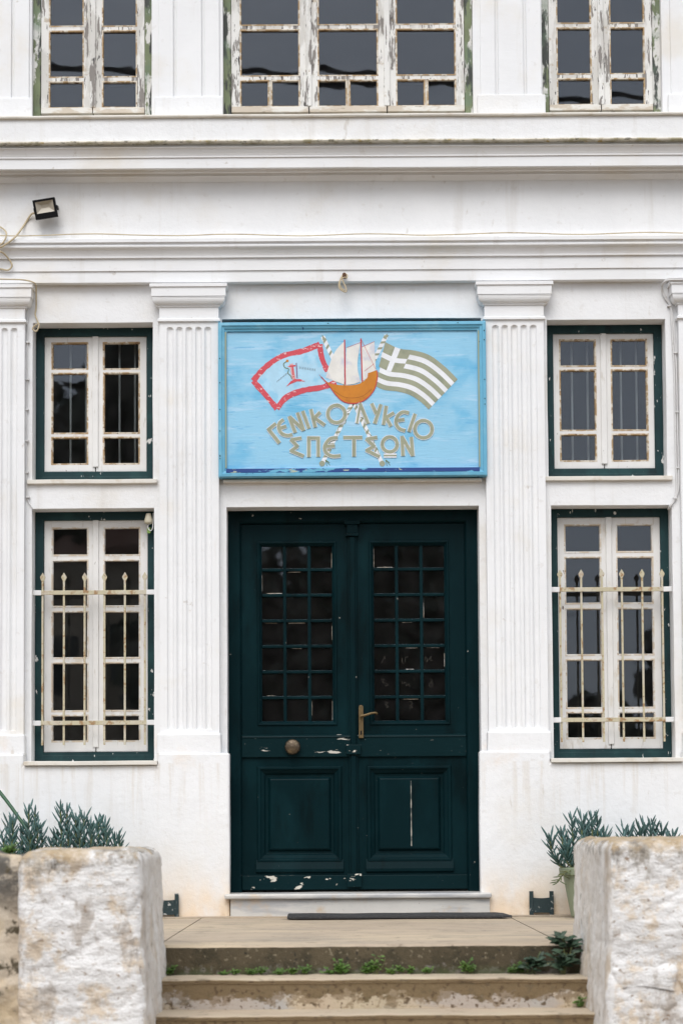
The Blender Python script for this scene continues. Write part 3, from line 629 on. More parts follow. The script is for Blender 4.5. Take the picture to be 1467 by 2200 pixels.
m_sa = flat('sail_paint', lin(222, 220, 214), [dict(c=lin(196, 196, 208), s=9, lo=.5, hi=.65, a=.8)])
m_mast = flat('mast_red', lin(190, 60, 66)); m_gy = flat('grey_sign_paint', lin(128, 148, 160)); m_gn = flat('olive_line', lin(96, 110, 60)); m_pk = flat('pale_figure', lin(214, 160, 160)); m_pu = flat('purple_staff', lin(120, 60, 110))
c0, c1 = at(467, 860, SY), at(1043, 860, SY); sx0, sx1 = -.872, .876
sz0, sz1 = Z(1025, SY), Z(693.5, SY)
sign = empty('school_sign', (0, SY, sz0), 'blue painted wooden sign with sailing ship, two flags and Greek lettering above the door', 'sign')
FY = SY-.03
def S(mb, name, m, parent=sign, **k): return rel(mb, sign).build(name, m, parent, **k)
q = MB(); q.box(sx0+.045, sx1-.045, SY-.002, SY+.05, sz0+.045, sz1-.045); panel = S(q, 'panel', m_sb)
fw_ = .056
prof = [(0, SY+.05), (0, FY+.004), (.004, FY-.004), (.022, FY-.006), (.028, FY+.002), (.040, FY+.006), (.046, FY+.014), (.056, FY+.016), (.056, SY-.001)]
def side(idx, m):
    mb = MB(); rs = []
    for d, y in prof:
        r_ = [(sx0+d, y, sz0+d), (sx1-d, y, sz0+d), (sx1-d, y, sz1-d), (sx0+d, y, sz1-d)]
        rs.append([r_[idx], r_[(idx+1) % 4]])
    n = 24; rows = []
    for a, b in rs: rows.append([tuple(Vector(a).lerp(Vector(b), i/n)) for i in range(n+1)])
    mb.loft(rows, False, False); wob(mb, .0012, 3); return S(mb, 'frame_rail', m)
q = MB(); q.box(sx0+.05, sx1-.05, FY-.003, FY+.014, sz0+.027, sz0+.0545); wob(q, .001, 6); S(q, 'bottom_bead', m_sfw, bevel=.002)
side(0, m_sf); side(1, m_sf); side(2, m_sf); side(3, m_sf)
for xk in (sx0+.0475, sx1-.0475):
    q = MB(); q.box(xk-.0055, xk+.0055, FY+.011, FY+.0165, sz0+.06, sz1-.06); S(q, 'khaki_fillet', m_sk)
for k in range(14):
    t = rnd.random(); e = rnd.choice((0, 1, 2)); x = sx0+.012 if e == 0 else (sx1-.012 if e == 1 else sx0+.05+t*(sx1-sx0-.1)); z = sz1-.012 if e == 2 else sz0+.06+t*(sz1-sz0-.12)
    q = MB(); q.loft([[(x+.0035*math.cos(a_*.785), y, z+.0035*math.sin(a_*.785)) for a_ in range(8)] for y in (FY-.009, FY)]); S(q, 'nail', m_black)
PYL = SY-.002
def sp(c): v = at(520+c[0]/3.056, 700+c[1]/3.056, SY); return (v.x, v.z)
def poly(pts, layer, name, m):                         # flat painted polygon, triangulated fan via ngon
    mb = MB(); y = PYL-.0006*layer; P = [sp(p) for p in pts]
    mb.v = [Vector((x, y, z)) for x, z in P]; mb.f = [list(range(len(P)))]
    return S(mb, name, m, panel)
def spline(pts, k=6):
    P = [Vector((p[0], p[1])) for p in pts]; Q = []
    for i in range(len(P)-1):
        a, b, c, d = P[max(i-1, 0)], P[i], P[i+1], P[min(i+2, len(P)-1)]
        for j in range(k):
            t = j/k; Q.append(.5*((2*b)+(c-a)*t+(2*a-5*b+4*c-d)*t*t+(3*b-a-3*c+d)*t**3))
    Q.append(P[-1]); return [(v.x, v.y) for v in Q]
def ribbon(mb, pts, wd, layer, jit=0):
    P = [Vector(p).to_2d() if len(p) > 2 else Vector(p) for p in pts]; y = PYL-.0006*layer; L_, R_ = [], []
    for i, p in enumerate(P):
        t = (P[min(i+1, len(P)-1)]-P[max(i-1, 0)]); t.normalize(); n = Vector((-t.y, t.x)); w_ = wd/2*(1+jit*(rnd.random()-.5))
        L_.append(p+n*w_); R_.append(p-n*w_)
    for i in range(len(P)-1):
        b = len(mb.v)
        for c in (L_[i], L_[i+1], R_[i+1], R_[i]):
            x, z = sp(c); mb.v.append(Vector((x, y, z)))
        mb.f.append([b, b+1, b+2, b+3])
def circ(c, r, n=28): return [(c[0]+r*math.cos(6.2832*i/n), c[1]+r*math.sin(6.2832*i/n)) for i in range(n+1)]
def stroke(lst, wd, layer, name, m, jit=0):
    mb = MB()
    for i_, s_ in enumerate(lst): ribbon(mb, s_, wd, layer+.08*i_, jit)
    return S(mb, name, m, panel)
# crossed striped poles
for (a, b) in (((524, 905), (946, 62)), ((918, 905), (528, 70))):
    stroke([[a, b]], 27, 1, 'flag_pole', m_wh)
    d = Vector(b)-Vector(a); Ln = d.length; d.normalize(); n = Vector((-d.y, d.x)); kk = MB(); t = 40
    while t < Ln-20:
        p = Vector(a)+d*t; q4 = [p-n*13-d*2, p-n*13+d*14, p+n*13+d*30, p+n*13+d*14]
        i0 = len(kk.v)
        for c in q4: x, z = sp(c); kk.v.append(Vector((x, PYL-.0012, z)))
        kk.f.append([i0, i0+1, i0+2, i0+3]); t += 44
    S(kk, 'pole_stripe', m_kh, panel)
    poly(circ(a, 19, 14)[:-1], 3, 'pole_foot', m_kh); tip = Vector(b)
    poly([tuple(tip-n*11-d*26), tuple(tip+d*14), tuple(tip+n*11-d*26)], 3, 'pole_tip', m_kh)
    stroke([spline([tuple(Vector(a)+d*(60+i*42)+n*(18*math.sin(i*2.4))) for i in range(16)], 5)], 3, 3, 'cord_line', m_gn)
    stroke([[(a[0]+22, a[1]-25), (a[0]+50, a[1]-5)], [(a[0]+22, a[1]-25), (a[0]+52, a[1]+12)], [(a[0]+22, a[1]-25), (a[0]+32, a[1]+16)]], 3.5, 3, 'tassel', m_gn)
# red bordered flag
top = spline([(508, 122), (400, 165), (260, 200), (150, 275), (72, 362)]); lowl = spline([(72, 362), (150, 450), (228, 545)]); bot = spline([(228, 545), (290, 470), (400, 425), (520, 405), (615, 372)]); rt = spline([(508, 122), (522, 210), (560, 300)])
inner = top+lowl[1:]+bot[1:]+[(560, 300)]+list(reversed(rt))[1:-1]
poly(inner, 1.5, 'flag_field', flat('pale_flag_blue', lin(168, 208, 230), [dict(c=lin(120, 188, 222), s=8, lo=.5, hi=.65, a=.6)]))
stroke([top, lowl, bot, rt], 36, 2.2, 'flag_border', m_rd, .25)
stroke([[(322, 250), (330, 300), (340, 352)]], 24, 3, 'flag_figure', m_pk); stroke([[(330, 270), (338, 350)]], 9, 3.6, 'figure_robe', m_rd); stroke([[(300, 268), (350, 262)]], 10, 3.6, 'figure_arm', m_rd)
poly([(286, 402), (318, 365), (345, 350), (380, 350), (414, 366), (360, 366), (320, 382)], 3.2, 'emblem_base', m_rd)
stroke([[(355, 245), (361, 345)]], 6, 3.8, 'emblem_staff', m_pu)
stroke([spline([(296, 232), (272, 250), (280, 275), (305, 285), (300, 310), (318, 330), (326, 350)])], 5, 3.9, 'emblem_serpent', m_gn); poly(circ((296, 231), 9, 10)[:-1], 4, 'serpent_head', m_or)
tw = [[(228+i*11, 372-i*9), (234+i*11, 357-i*9)] for i in range(7)]+[[(376+i*11, 268+i*1.5), (378+i*11, 283+i*1.5)] for i in range(10)]
stroke(tw, 4, 3.2, 'small_motto_lettering', m_gy)
# Greek flag: nine wavy stripes and a canton cross
T = spline([(938, 108), (1030, 150), (1130, 163), (1230, 195), (1330, 270), (1412, 352)], 8); B = spline([(878, 398), (935, 422), (1020, 432), (1100, 455), (1170, 500), (1222, 550)], 8)
def fl(s, t):
    i = s*(len(T)-1); k = min(int(i), len(T)-2); f = i-k
    a = Vector(T[k]).lerp(Vector(T[k+1]), f); b = Vector(B[k]).lerp(Vector(B[k+1]), f)
    bow = Vector((-10, 0))*math.sin(t*3.14)*(1-s); return a.lerp(b, t)+bow
def flagpatch(s0, s1, t0, t1, layer, name, m, n=24):
    mb = MB(); y = PYL-.0006*layer
    for i in range(n+1):
        s = s0+(s1-s0)*i/n
        for t in (t0, t1): x, z = sp(fl(s, t)); mb.v.append(Vector((x, y, z)))
    mb.f = [[2*i, 2*i+1, 2*i+3, 2*i+2] for i in range(n)]; return S(mb, name, m, panel)
flagpatch(0, 1, 0, 1, 2, 'flag_white_field', m_wh)
for k in range(0, 9, 2): flagpatch(.36 if k < 5 else 0, 1, k/9, (k+1)/9, 2.6, 'flag_stripe', m_kh)
flagpatch(0, .36, 0, 5/9, 2.7, 'flag_canton', m_kh, 10)
flagpatch(.145, .215, 0, 5/9, 3.3, 'canton_cross', m_wh, 4); flagpatch(0, .36, 2/9, 3/9, 3.4, 'canton_cross', m_wh, 10)
# ship
hull = spline([(518, 336), (565, 374), (620, 388), (700, 392), (765, 382), (808, 355), (822, 335)], 5)+[(824, 312), (882, 293)]+spline([(886, 335), (870, 410), (830, 466), (780, 500), (720, 511), (660, 496), (612, 452), (572, 398), (518, 336)], 5)[:-1]
poly(hull, 6, 'ship_hull', m_or); stroke([spline([(518, 336), (572, 398), (612, 452), (660, 496), (720, 511), (780, 500), (830, 466), (870, 410), (886, 335), (882, 293)])], 6, 6.6, 'hull_outline', m_mast)
stroke([spline([(600, 425), (660, 465), (720, 475), (790, 462), (850, 415)])], 3, 6.8, 'hull_plank_line', flat('dark_ochre_line', lin(150, 84, 14)))
poly([(668, 104)]+spline([(668, 104), (612, 165), (572, 255), (548, 340)])[1:]+[(600, 362), (668, 386)], 5, 'sail', m_sa)
poly([(775, 108), (735, 128), (684, 146)]+spline([(684, 146), (678, 260), (680, 388)])[1:]+[(730, 384), (775, 368)]+spline([(775, 368), (755, 260), (775, 108)])[1:-1], 5, 'sail', m_sa)
poly([(866, 104), (825, 122), (786, 142)]+spline([(786, 142), (778, 250), (790, 362)])[1:]+[(820, 345), (824, 318), (876, 292)], 5, 'sail', m_sa)
stroke([[(671, 92), (675, 388)], [(778, 84), (787, 368)]], 8, 6.9, 'mast', m_mast)
stroke([[(778, 86), (874, 285)], [(685, 145), (778, 110)], [(786, 140), (868, 104)], [(865, 250), (800, 300)], [(518, 336), (505, 322)]], 2.2, 6.9, 'rigging', m_mast)
# lettering
Wd = 24
eps = lambda c, k: [(c[0]+x*k, c[1]+z*k) for x, z in ((38, -50), (2, -55), (-32, -30), (-42, 5), (-28, 38), (4, 55), (44, 48))]
def rot(pts, c, a): ca, sa = math.cos(a), math.sin(a); return [(c[0]+(x-c[0])*ca-(y-c[1])*sa, c[1]+(x-c[0])*sa+(y-c[1])*ca) for x, y in pts]
LET = [
 [[(245, 772), (172, 680)], [(166, 688), (222, 642)]],
 [spline([(272, 616), (245, 640), (241, 678), (262, 710), (298, 722), (330, 714)]), [(243, 676), (290, 660)]],
 [[(348, 704), (308, 594)], [(310, 598), (402, 686)], [(404, 690), (362, 570)]],
 [[(396, 560), (438, 676)]],
 [[(450, 548), (480, 668)], [(512, 568), (466, 614)], [(472, 604), (542, 654)]],
 [circ((618, 580), 57)],
 [[(752, 642), (776, 508)], [(770, 508), (826, 644)]],
 [[(848, 510), (880, 580)], [(910, 516), (868, 644)]],
 [[(944, 526), (926, 652)], [(996, 572), (936, 608)], [(942, 600), (976, 662)]],
 [spline([(1094, 574), (1052, 568), (1018, 594), (1008, 640), (1030, 676), (1070, 690)]), [(1010, 624), (1064, 616)]],
 [[(1134, 578), (1092, 698)]],
 [circ((1188, 680), 57)],
 [[(390, 738), (318, 750)], [(318, 746), (366, 796)], [(366, 790), (316, 826)], [(314, 820), (404, 858)]],
 [[(437, 864), (437, 728)], [(426, 738), (510, 738)], [(499, 728), (499, 862)]],
 [spline([(626, 736), (576, 744), (542, 790), (550, 834), (590, 857), (645, 854)]), [(545, 793), (608, 790)]],
 [[(662, 735), (788, 735)], [(733, 735), (733, 860)]],
 [[(886, 734), (812, 746)], [(812, 742), (868, 796)], [(868, 790), (812, 822)], [(810, 816), (898, 860)]],
 [circ((967, 780), 49), [(928, 853), (1012, 853)]],
 [[(1054, 856), (1047, 724)], [(1046, 726), (1116, 852)], [(1118, 858), (1108, 730)]]]
for st in LET:
    mb = MB()
    for i_, s_ in enumerate(st): ribbon(mb, s_, Wd+4, 7.2+.1*i_)
    l_ = S(mb, 'letter_outline', m_wh, panel)
    mb = MB()
    for i, s_ in enumerate(st): ribbon(mb, s_, (Wd-10 if (len(st) == 2 and s_ == st[0] and s_[0] in ((752, 642),)) else Wd-2) if not (len(s_) == 2 and s_[0] == (928, 853)) else 10, 7.8+.1*i, .08)
    S(mb, 'letter', m_kh, panel)

# ------------------------------------------------------------------ fittings on the facade
def path(pts, Y): return [at(p[0], p[1], p[2] if len(p) > 2 else Y) for p in pts]
fl_c = at(98, 448, -.13)
fld = empty('floodlight', fl_c, 'small black square floodlight tilted on the white frieze', 'floodlight')
q = MB(); q.ring(-.073, .073, -.064, .060, [(0, -.0225), (.0, -.028), (.012, -.028), (.014, -.0225)]); q.build('bezel', m_black, fld)
q = MB(); q.v = [Vector(p) for p in ((-.058, -.0235, -.028), (.058, -.0235, -.028), (.058, -.0235, .046), (-.058, -.0235, .046), (-.026, -.006, .004), (.026, -.006, .004), (.026, -.006, .026), (-.026, -.006, .026))]
q.f = [[0, 1, 5, 4], [1, 2, 6, 5], [2, 3, 7, 6], [3, 0, 4, 7], [4, 5, 6, 7]]
q.build('reflector', m_lampglass, fld)
q = MB(); q.box(-.072, .072, -.003, .022, -.063, .059); q.box(-.072, .072, -.0265, -.003, -.063, -.029); q.box(-.072, .072, -.0265, -.003, .047, .059); q.box(-.072, -.0585, -.0265, -.003, -.0285, .0465); q.box(.0585, .072, -.0265, -.003, -.0285, .0465); q.build('housing', m_black, fld)
q = MB(); q.box(-.078, -.074, -.008, .095, -.012, .012); q.box(.074, .078, -.008, .095, -.012, .012); q.box(-.078, .078, .088, .092, -.012, .012); q.build('bracket', m_black, fld)
fld.rotation_euler = (R(13), R(-9), R(0))
def cable(name, pts, r, m, label, Y=-.05, n=6):
    P = path(pts, Y); root = P[0].copy(); mb = MB(); mb.tube([p-root for p in P], r, n, 5); o = mb.build(name, m, None, smooth=True); o.location = root
    return tag(o, label, 'cable')
cable('lamp_cable', [(74, 458, -.08), (66, 462, -.06), (52, 484, -.05), (34, 508, -.145), (14, 524, -.15), (-8, 534, -.15), (-60, 540, -.15)], .0065, m_cable, 'beige cable running down from the floodlight to the coil')
cable('cable_coil', [(-40, 470, -.06), (-10, 482, -.06), (10, 494, -.07), (14, 506, -.15), (6, 522, -.155), (-14, 536, -.16), (-20, 545, -.16), (2, 541, -.15), (18, 555, -.10), (26, 570, -.095), (18, 580, -.09), (2, 578, -.085), (-30, 574, -.09)], .0055, m_cable, 'loose loops of beige cable hanging at the cornice below the floodlight')
pts = [(-30+i*62, 505+2.0*math.sin(i*1.3)-(4.2*i/25)+(1.5 if 6 < i < 16 else 0), -.1) for i in range(26)]
cable('cornice_cable', pts, .0042, m_cable, 'long thin beige cable lying along the top of the lower cornice')
cable('capital_cable', [(-30, 599, -.13), (20, 600, -.13), (48, 601, -.13), (68, 605, -.13), (77, 612, -.10), (78, 630, -.04), (78, 660, -.01), (76, 676, -.012), (81, 690, -.02), (84, 700, -.03), (78, 712, -.035), (70, 706, -.03), (76, 699, -.03), (84, 694, -.02)], .005, m_cable, 'beige cable over the capital ending in a small loop at the window corner')
cable('pilaster_cable', [(76, 638, -.01), (66, 650, -.02), (60, 664, -.03), (60, 684, -.012), (59, 700, -.01), (58.5, 800, -.01), (57, 900, -.01), (57, 1000, -.01), (57, 1058, -.01), (62, 1078, -.01), (70, 1092, -.01), (71, 1100, .02)], .0045, m_cablew, 'white painted cable clipped down the wall beside the lamp-side window')
for i, dx in enumerate((0, 6)):
    cable('conduit', [(1500, 598+dx*.5, -.13), (1452, 598+dx*.5, -.13), (1432, 600+dx*.4, -.12), (1422-dx*.2, 612, -.06), (1421+dx*.3, 626, -.015), (1428+dx*.6, 642, -.012), (1438+dx*.3, 656, -.012), (1441+dx*.6, 690, -.012), (1444+dx*.7, 740, -.012), (1447+dx*.8, 800, -.012), (1449+dx*.8, 900, -.012), (1451+dx*.8, 1000, -.012), (1452+dx*.6, 1050, -.012), (1446+dx*.3, 1072, -.012), (1437+dx*.2, 1088, -.01), (1434, 1094, .03)], .0065, m_cablew, ('white conduit bending round the pilaster capital, the one nearer the window', 'white conduit beside the pilaster, the one nearer the flutes')[i])
m_clip = m_cablew
for i, (x, y) in enumerate(((1436, 657), (1449, 758), (1453, 885), (1455, 1005), (1448, 1070), (60, 735), (59, 815), (58, 880), (58, 947), (58, 1015), (60, 1068))):
    p = at(x, y, -.014); q = MB(); q.box(-.012, .012, -.010, .013, -.005, .005); q.lathe((.013 if x > 700 else -.010, -.004, -.003), [(.004, 0), (.004, .006)], 8)
    o = q.build('cable_clip', m_clip); o.location = p
    tag(o, 'small nailed clip holding the conduit beside the pilaster' if x > 700 else 'small nailed clip holding the painted cable beside the window', 'cable clip', 'conduit clips' if x > 700 else 'painted cable clips')
ip = at(739, 597, -.065)
ins = empty('wall_hook', ip, 'rusty iron hook with loops of old cable above the sign', 'hook')
q = MB(); q.tube([(0, .02, .012), (0, -.03, .012), (0, -.045, .006), (0, -.045, -.016)], .014, 8, 3); q.build('hook', mat('rusty_iron', (.10, .05, .025), .9, bump=.5), ins)
q = MB(); q.tube([(-.003, -.045, .016), (-.016, -.05, -.008), (-.028, -.05, -.03), (-.036, -.05, -.06), (-.03, -.05, -.085), (-.008, -.05, -.104), (.012, -.05, -.106), (.008, -.05, -.075), (-.006, -.05, -.045), (-.014, -.052, -.022), (.002, -.056, -.012), (.016, -.05, -.014), (.019, -.045, .004), (.008, -.04, .016)], .0045, 6, 5)
q.tube([(-.012, -.046, .004), (-.022, -.054, -.02), (-.030, -.054, -.055), (-.018, -.054, -.085), (.004, -.054, -.100)], .0042, 6, 4); q.build('cable_loop', m_cable, ins, smooth=True)
sp_ = at(319, 1112, .06)
sn = empty('alarm_sensor', sp_, 'cream bell-shaped socket with a wire in the window corner', 'sensor')
q = MB(); q.lathe((0, 0, -.03), [(.020, -.012), (.026, -.006), (.0275, 0), (.027, .012), (.022, .034), (.017, .052), (.016, .056)], 18); q.build('body', mat('aged_cream_plastic', (.50, .46, .35), .5), sn, smooth=True)
q = MB(); q.tube([(.008, 0, -.04), (-.004, -.004, -.055), (.0, -.004, -.075), (.014, -.004, -.088), (.026, -.004, -.074), (.030, -.002, -.04), (.032, 0, .0), (.03, .01, .03)], .003, 6, 5); q.build('wire', m_cablew, sn)
q = MB(); q.box(-.012, .010, .03, .034, -.098, -.06); q.build('green_tag', mat('green_tag', (.25, .42, .10), .6), sn)

# ------------------------------------------------------------------ doormat, boot scrapers
zm = .014
C4 = [at(617, 1973, -.42), at(1097, 1971, -.42), at(1064, 1962, -.19), at(619, 1962, -.19)]
q = MB(); n = 30
f0, f1, b0, b1 = C4[0].x, C4[1].x, C4[3].x, C4[2].x
rows = []
for i in range(n+1):
    t = i/n; xf = f0+(f1-f0)*t; xb = b0+(b1-b0)*t; h = .024+.003*noise.noise(Vector((t*5, 0, 0)))
    rows.append([(xf, -.50, .003), (xf, -.50, h-.006), ((xf+xb)/2, -.33, h+.002), (xb, -.18, h+.001), (xb, -.18, .003)])
q.loft(rows); o = q.build('doormat', m_mat, None, bevel=.003); tag(o, 'dark grey rubber doormat lying in front of the door threshold', 'doormat')
for i, (x0, x1) in enumerate(((332, 384), (1136, 1188))):
    y = -.13; a, b = at(x0, 1940, y).x, at(x1, 1940, y).x; z0, zt_, zh_ = .004, Z(1929.5, y), Z(1917, y)
    root = empty('boot_scraper', ((a+b)/2, y, 0)); tag(root, ('dark chipped boot scraper at the wall foot, partly hidden by the stone pier', 'dark chipped boot scraper at the wall foot beside the green flower pot')[i], 'boot scraper', 'boot scrapers at the wall foot')
    q = MB(); nn = 10
    q.loft([[(a+(b-a)*t/nn, y+.006, z0+.014), (a+(b-a)*t/nn, y-.006, z0+.014), (a+(b-a)*t/nn, y-.006, zt_-.008*math.sin(3.14159*t/nn)), (a+(b-a)*t/nn, y+.006, zt_-.008*math.sin(3.14159*t/nn))] for t in range(nn+1)])
    rel(q, root).build('blade', m_slate, root)
    for xx in (a, b-.026):
        q = MB(); q.box(xx, xx+.026, y-.010, y+.010, 0, zh_); wob(q, .001, 9); rel(q, root).build('upright', m_slate, root, bevel=.002)

# ------------------------------------------------------------------ piers and parapets
def lump(x0, x1, y0, y1, z0, z1, res, fn, rad=.05):
    # box shell as a dense grid, rounded at the vertical and top edges, displaced outward by fn(p, n)
    mb = MB(); nx, ny, nz_ = [max(2, int(round(d/res))) for d in (x1-x0, y1-y0, z1-z0)]
    c = Vector(((x0+x1)/2, (y0+y1)/2, (z0+z1)/2)); hx_, hy, hz = (x1-x0)/2, (y1-y0)/2, (z1-z0)/2
    def put(p):
        q = Vector(p)-c
        i = Vector((max(-hx_+rad, min(hx_-rad, q.x)), max(-hy+rad, min(hy-rad, q.y)), min(hz-rad, q.z)))
        d = q-i
        if d.length > 1e-6: nrm = d.normalized(); q = i+nrm*rad if d.length > rad*.999 or True else q
        else: nrm = Vector((0, 0, 1))
        w_ = c+q; return w_+nrm*fn(w_, nrm)
    def sheet(n1, n2, f):
        g_ = [[put(f(i/n1, j/n2)) for j in range(n2+1)] for i in range(n1+1)]
        for i in range(n1):
            for j in range(n2): mb.face([g_[i][j], g_[i+1][j], g_[i+1][j+1], g_[i][j+1]])
    L3 = lambda a, b, t: a+(b-a)*t
    sheet(nx, nz_, lambda s, t: (L3(x0, x1, s), y0, L3(z0, z1, t))); sheet(nx, nz_, lambda s, t: (L3(x0, x1, s), y1, L3(z0, z1, t)))
    sheet(ny, nz_, lambda s, t: (x0, L3(y0, y1, s), L3(z0, z1, t))); sheet(ny, nz_, lambda s, t: (x1, L3(y0, y1, s), L3(z0, z1, t)))
    sheet(nx, ny, lambda s, t: (L3(x0, x1, s), L3(y0, y1, t), z1))
    return mb
def rubble(seed, amp=.014, crack=.012, cs=4.2, st=(1, 1, 1.25), side_smooth=False):
    off = Vector((seed*7.1, seed*3.3, seed*1.7))
    def f(p, n):
        q = Vector((p.x*st[0], p.y*st[1], p.z*st[2]))+off
        v = noise.voronoi(q*cs)[0]; e = v[1]-v[0]
        h = noise.fractal(q*5, .8, 2.1, 5)*amp*1.15+noise.noise(q*2.6)*amp*.9+noise.noise(Vector((q.x*11, q.y*11, q.z*24)))*amp*.45+noise.noise(Vector((q.x*24, q.y*24, q.z*52)))*amp*.28
        if e < .10: h -= crack*(1-e/.10)
        return h*(1-.45*min(1, abs(n.x)*1.2)) if side_smooth else h
    return f
PY0, PY1 = LE-1.0, LE+.12                              # near / far faces of the piers
lx1 = at(305, 1900, PY0).x; lx0 = at(37, 1900, PY0).x; rx0 = at(1309, 1900, PY0).x
zl_, zr_ = Z(1821, PY0)-.004, Z(1807, PY0)
def pier(x0, x1, zt_, seed, label, sidex, far):
    mb = lump(x0, x1, PY0, far, -.8, zt_, .012, rubble(seed, .0105, .007, 3.3, (1, 1, 1.25), True), .055)
    for v in mb.v:                                      # batter towards the foot
        k = max(0, .2-v.z)*.05
        if sidex > 0 and v.x > x1-.12: v.x += k
        if sidex < 0 and v.x < x0+.12: v.x -= k
    root = empty('gate_pier', ((x0+x1)/2, (PY0+PY1)/2, -.75), label, 'pier')
    o = rel(mb, root).build('masonry', m_pier, root, smooth=True)
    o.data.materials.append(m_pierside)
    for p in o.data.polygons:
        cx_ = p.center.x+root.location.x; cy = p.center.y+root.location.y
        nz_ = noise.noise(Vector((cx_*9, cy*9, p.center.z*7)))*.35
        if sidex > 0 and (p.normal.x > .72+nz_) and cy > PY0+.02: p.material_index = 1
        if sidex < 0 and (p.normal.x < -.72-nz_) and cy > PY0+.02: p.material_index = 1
    return root
lp = pier(lx0, lx1, zl_, 1, 'whitewashed rubble pier with dark stains on its top, beside the mossy wall', 1, LE+.03)
rp = pier(rx0, rx0+1.3, zr_, 5, 'broad whitewashed rubble pier with stones showing at its foot, beside the green pot', -1, LE+.36)
# stones showing at the foot of the right pier
for (x0, x1, y0, y1, sd_) in ((1318, 1424, 2133, 2230, 3), (1440, 1530, 2150, 2230, 4), (1322, 1455, 2068, 2122, 6), (1462, 1540, 2060, 2138, 8)):
    A, B_ = at(x0, y1, PY0), at(x1, y0, PY0)
    mb = lump(A.x, B_.x, PY0-.009, PY0+.08, A.z, B_.z, .016, rubble(sd_, .011, .0), .04)
    for v in mb.v: nv = noise.noise_vector(Vector((v.x*5+sd_, 3.1, v.z*6))); v.x += nv.x*.045; v.z += nv.z*.03+nv.y*.012
    rel(mb, rp).build('stone', m_pier, rp, smooth=True)
# parapet left of the left pier
mb = lump(lx0-1.7, lx0+.03, PY0+.10, PY0+.55, -.8, zl_-.012, .03, rubble(11, .022, .025, 5), .04)
o = mb.build('parapet_wall', m_oldwall, None, smooth=True); tag(o, 'dark mossy rubble parapet wall joining the narrow white pier', 'wall')

# ------------------------------------------------------------------ plants
def spindle(mb, p, d, ln, wd, n=5):
    d = d.normalized(); a = d.cross(Vector((.3, .2, 1))); a.normalize(); b = a.cross(d)
    bend = Vector((0, 0, 1))*ln*.10
    rings = []
    for t, w_ in ((0, .35), (.25, .85), (.6, 1), (.85, .62), (1, .06)):
        c = p+d*ln*t+bend*t*t
        rings.append([c+(a*math.cos(6.283*j/n)*1.0+b*math.sin(6.283*j/n)*.7)*wd*w_ for j in range(n)])
    mb.loft(rings, True, True)
def succulent(cx, cy, zbase, shoots, pot, label, group, seed):
    rg = random.Random(seed); root = empty('potted_succulent', (cx, cy, 0), label, 'potted plant', group)
    fo, stm = MB(), MB()
    for (dx, dy, zt_) in shoots:
        base = Vector((dx*.55, dy*.6, zbase-.02)); top = Vector((dx, dy, zt_)); mid = base.lerp(top, .5)+Vector((dx*.15, 0, 0))
        stm.tube([base, mid, top], .006, 5, 3); ax = (top-mid).normalized(); ln = (top-base).length
        nl = int(8+ln*44)
        for k in range(nl):
            t = .12+.88*(k/(nl-1))**.85; p = base.lerp(mid, t*2) if t < .5 else mid.lerp(top, t*2-1)
            ang = k*2.39996; rad = Vector((math.cos(ang), math.sin(ang)*.9, 0)); up = .75+1.0*t**2+rg.uniform(-.15, .15)
            d = rad+ax*up
            spindle(fo, p, d, rg.uniform(.055, .112)*(1.0 if t < .9 else .9), rg.uniform(.0068, .0088))
    fo.build('foliage', m_succ, root, smooth=True); stm.build('stems', m_succ2, root)
    if pot:
        r_, h = pot; q = MB(); q.lathe((0, 0, 0), [(r_*.66, 0), (r_*.70, .01), (r_*.92, h-.05), (r_*.93, h-.045), (r_*1.02, h-.045), (r_*1.04, h-.004), (r_*1.0, h), (r_*.93, h), (r_*.90, h-.03)], 28); q.build('pot', m_pot, root, smooth=False, bevel=.002)
        q = MB(); q.lathe((0, 0, h-.04), [(r_*.88, 0), (r_*.88, .006)], 20); q.build('soil', m_soil, root)
    return root
gp = 'succulents in pots along the wall'
def shoots(lst, Y, cx): return [(at(px, py, Y).x-cx, dy, at(px, py, Y).z-.052) for px, py, dy in lst]
Yp = -.42
cx = at(1276, 1900, Yp).x
succulent(cx, Yp, Z(1868, Yp), shoots([(1178, 1785, -.05), (1206, 1776, .02), (1228, 1744, .03), (1246, 1746, -.04), (1258, 1760, .06), (1270, 1742, 0), (1284, 1748, .05), (1214, 1800, -.1), (1192, 1830, -.08), (1222, 1792, .1), (1250, 1790, -.12), (1292, 1780, -.06), (1300, 1790, .06), (1238, 1810, -.14), (1210, 1822, -.12), (1262, 1776, .1)], Yp, cx), (.215, Z(1866, Yp)), 'blue-green succulent spilling over the rim of a sage green pot', gp, 3)
r_ = bpy.data.objects['potted_succulent']
q = MB()                                             # a drooping shoot over the rim
P = [at(x, y, Yp-.12)-r_.location for x, y in ((1236, 1862), (1216, 1872), (1204, 1884), (1196, 1896))]
q.tube(P, .005, 5, 3)
for k in range(16):
    t = k/15; p = P[0].lerp(P[1], t*3) if t < .34 else (P[1].lerp(P[2], t*3-1) if t < .67 else P[2].lerp(P[3], t*3-2))
    spindle(q, p, Vector((math.cos(k*2.4)-.5, math.sin(k*2.4)*.7, -.35)), .06, .0055)
q.build('drooping_shoot', m_succ2, r_, smooth=True)
cx = at(1392, 1900, Yp).x
succulent(cx, Yp, .26, shoots([(1338, 1772, 0), (1352, 1774, .05), (1370, 1768, -.05), (1384, 1762, .04), (1394, 1756, -.03), (1406, 1764, .05), (1420, 1768, 0), (1446, 1778, .04), (1330, 1790, -.06), (1362, 1790, .08), (1410, 1792, -.08), (1436, 1790, -.05)], Yp, cx), (.2, .29), 'low blue-green succulent in a pot hidden by the broad pier, away from the door', gp, 5)
cx = at(190, 1900, Yp).x
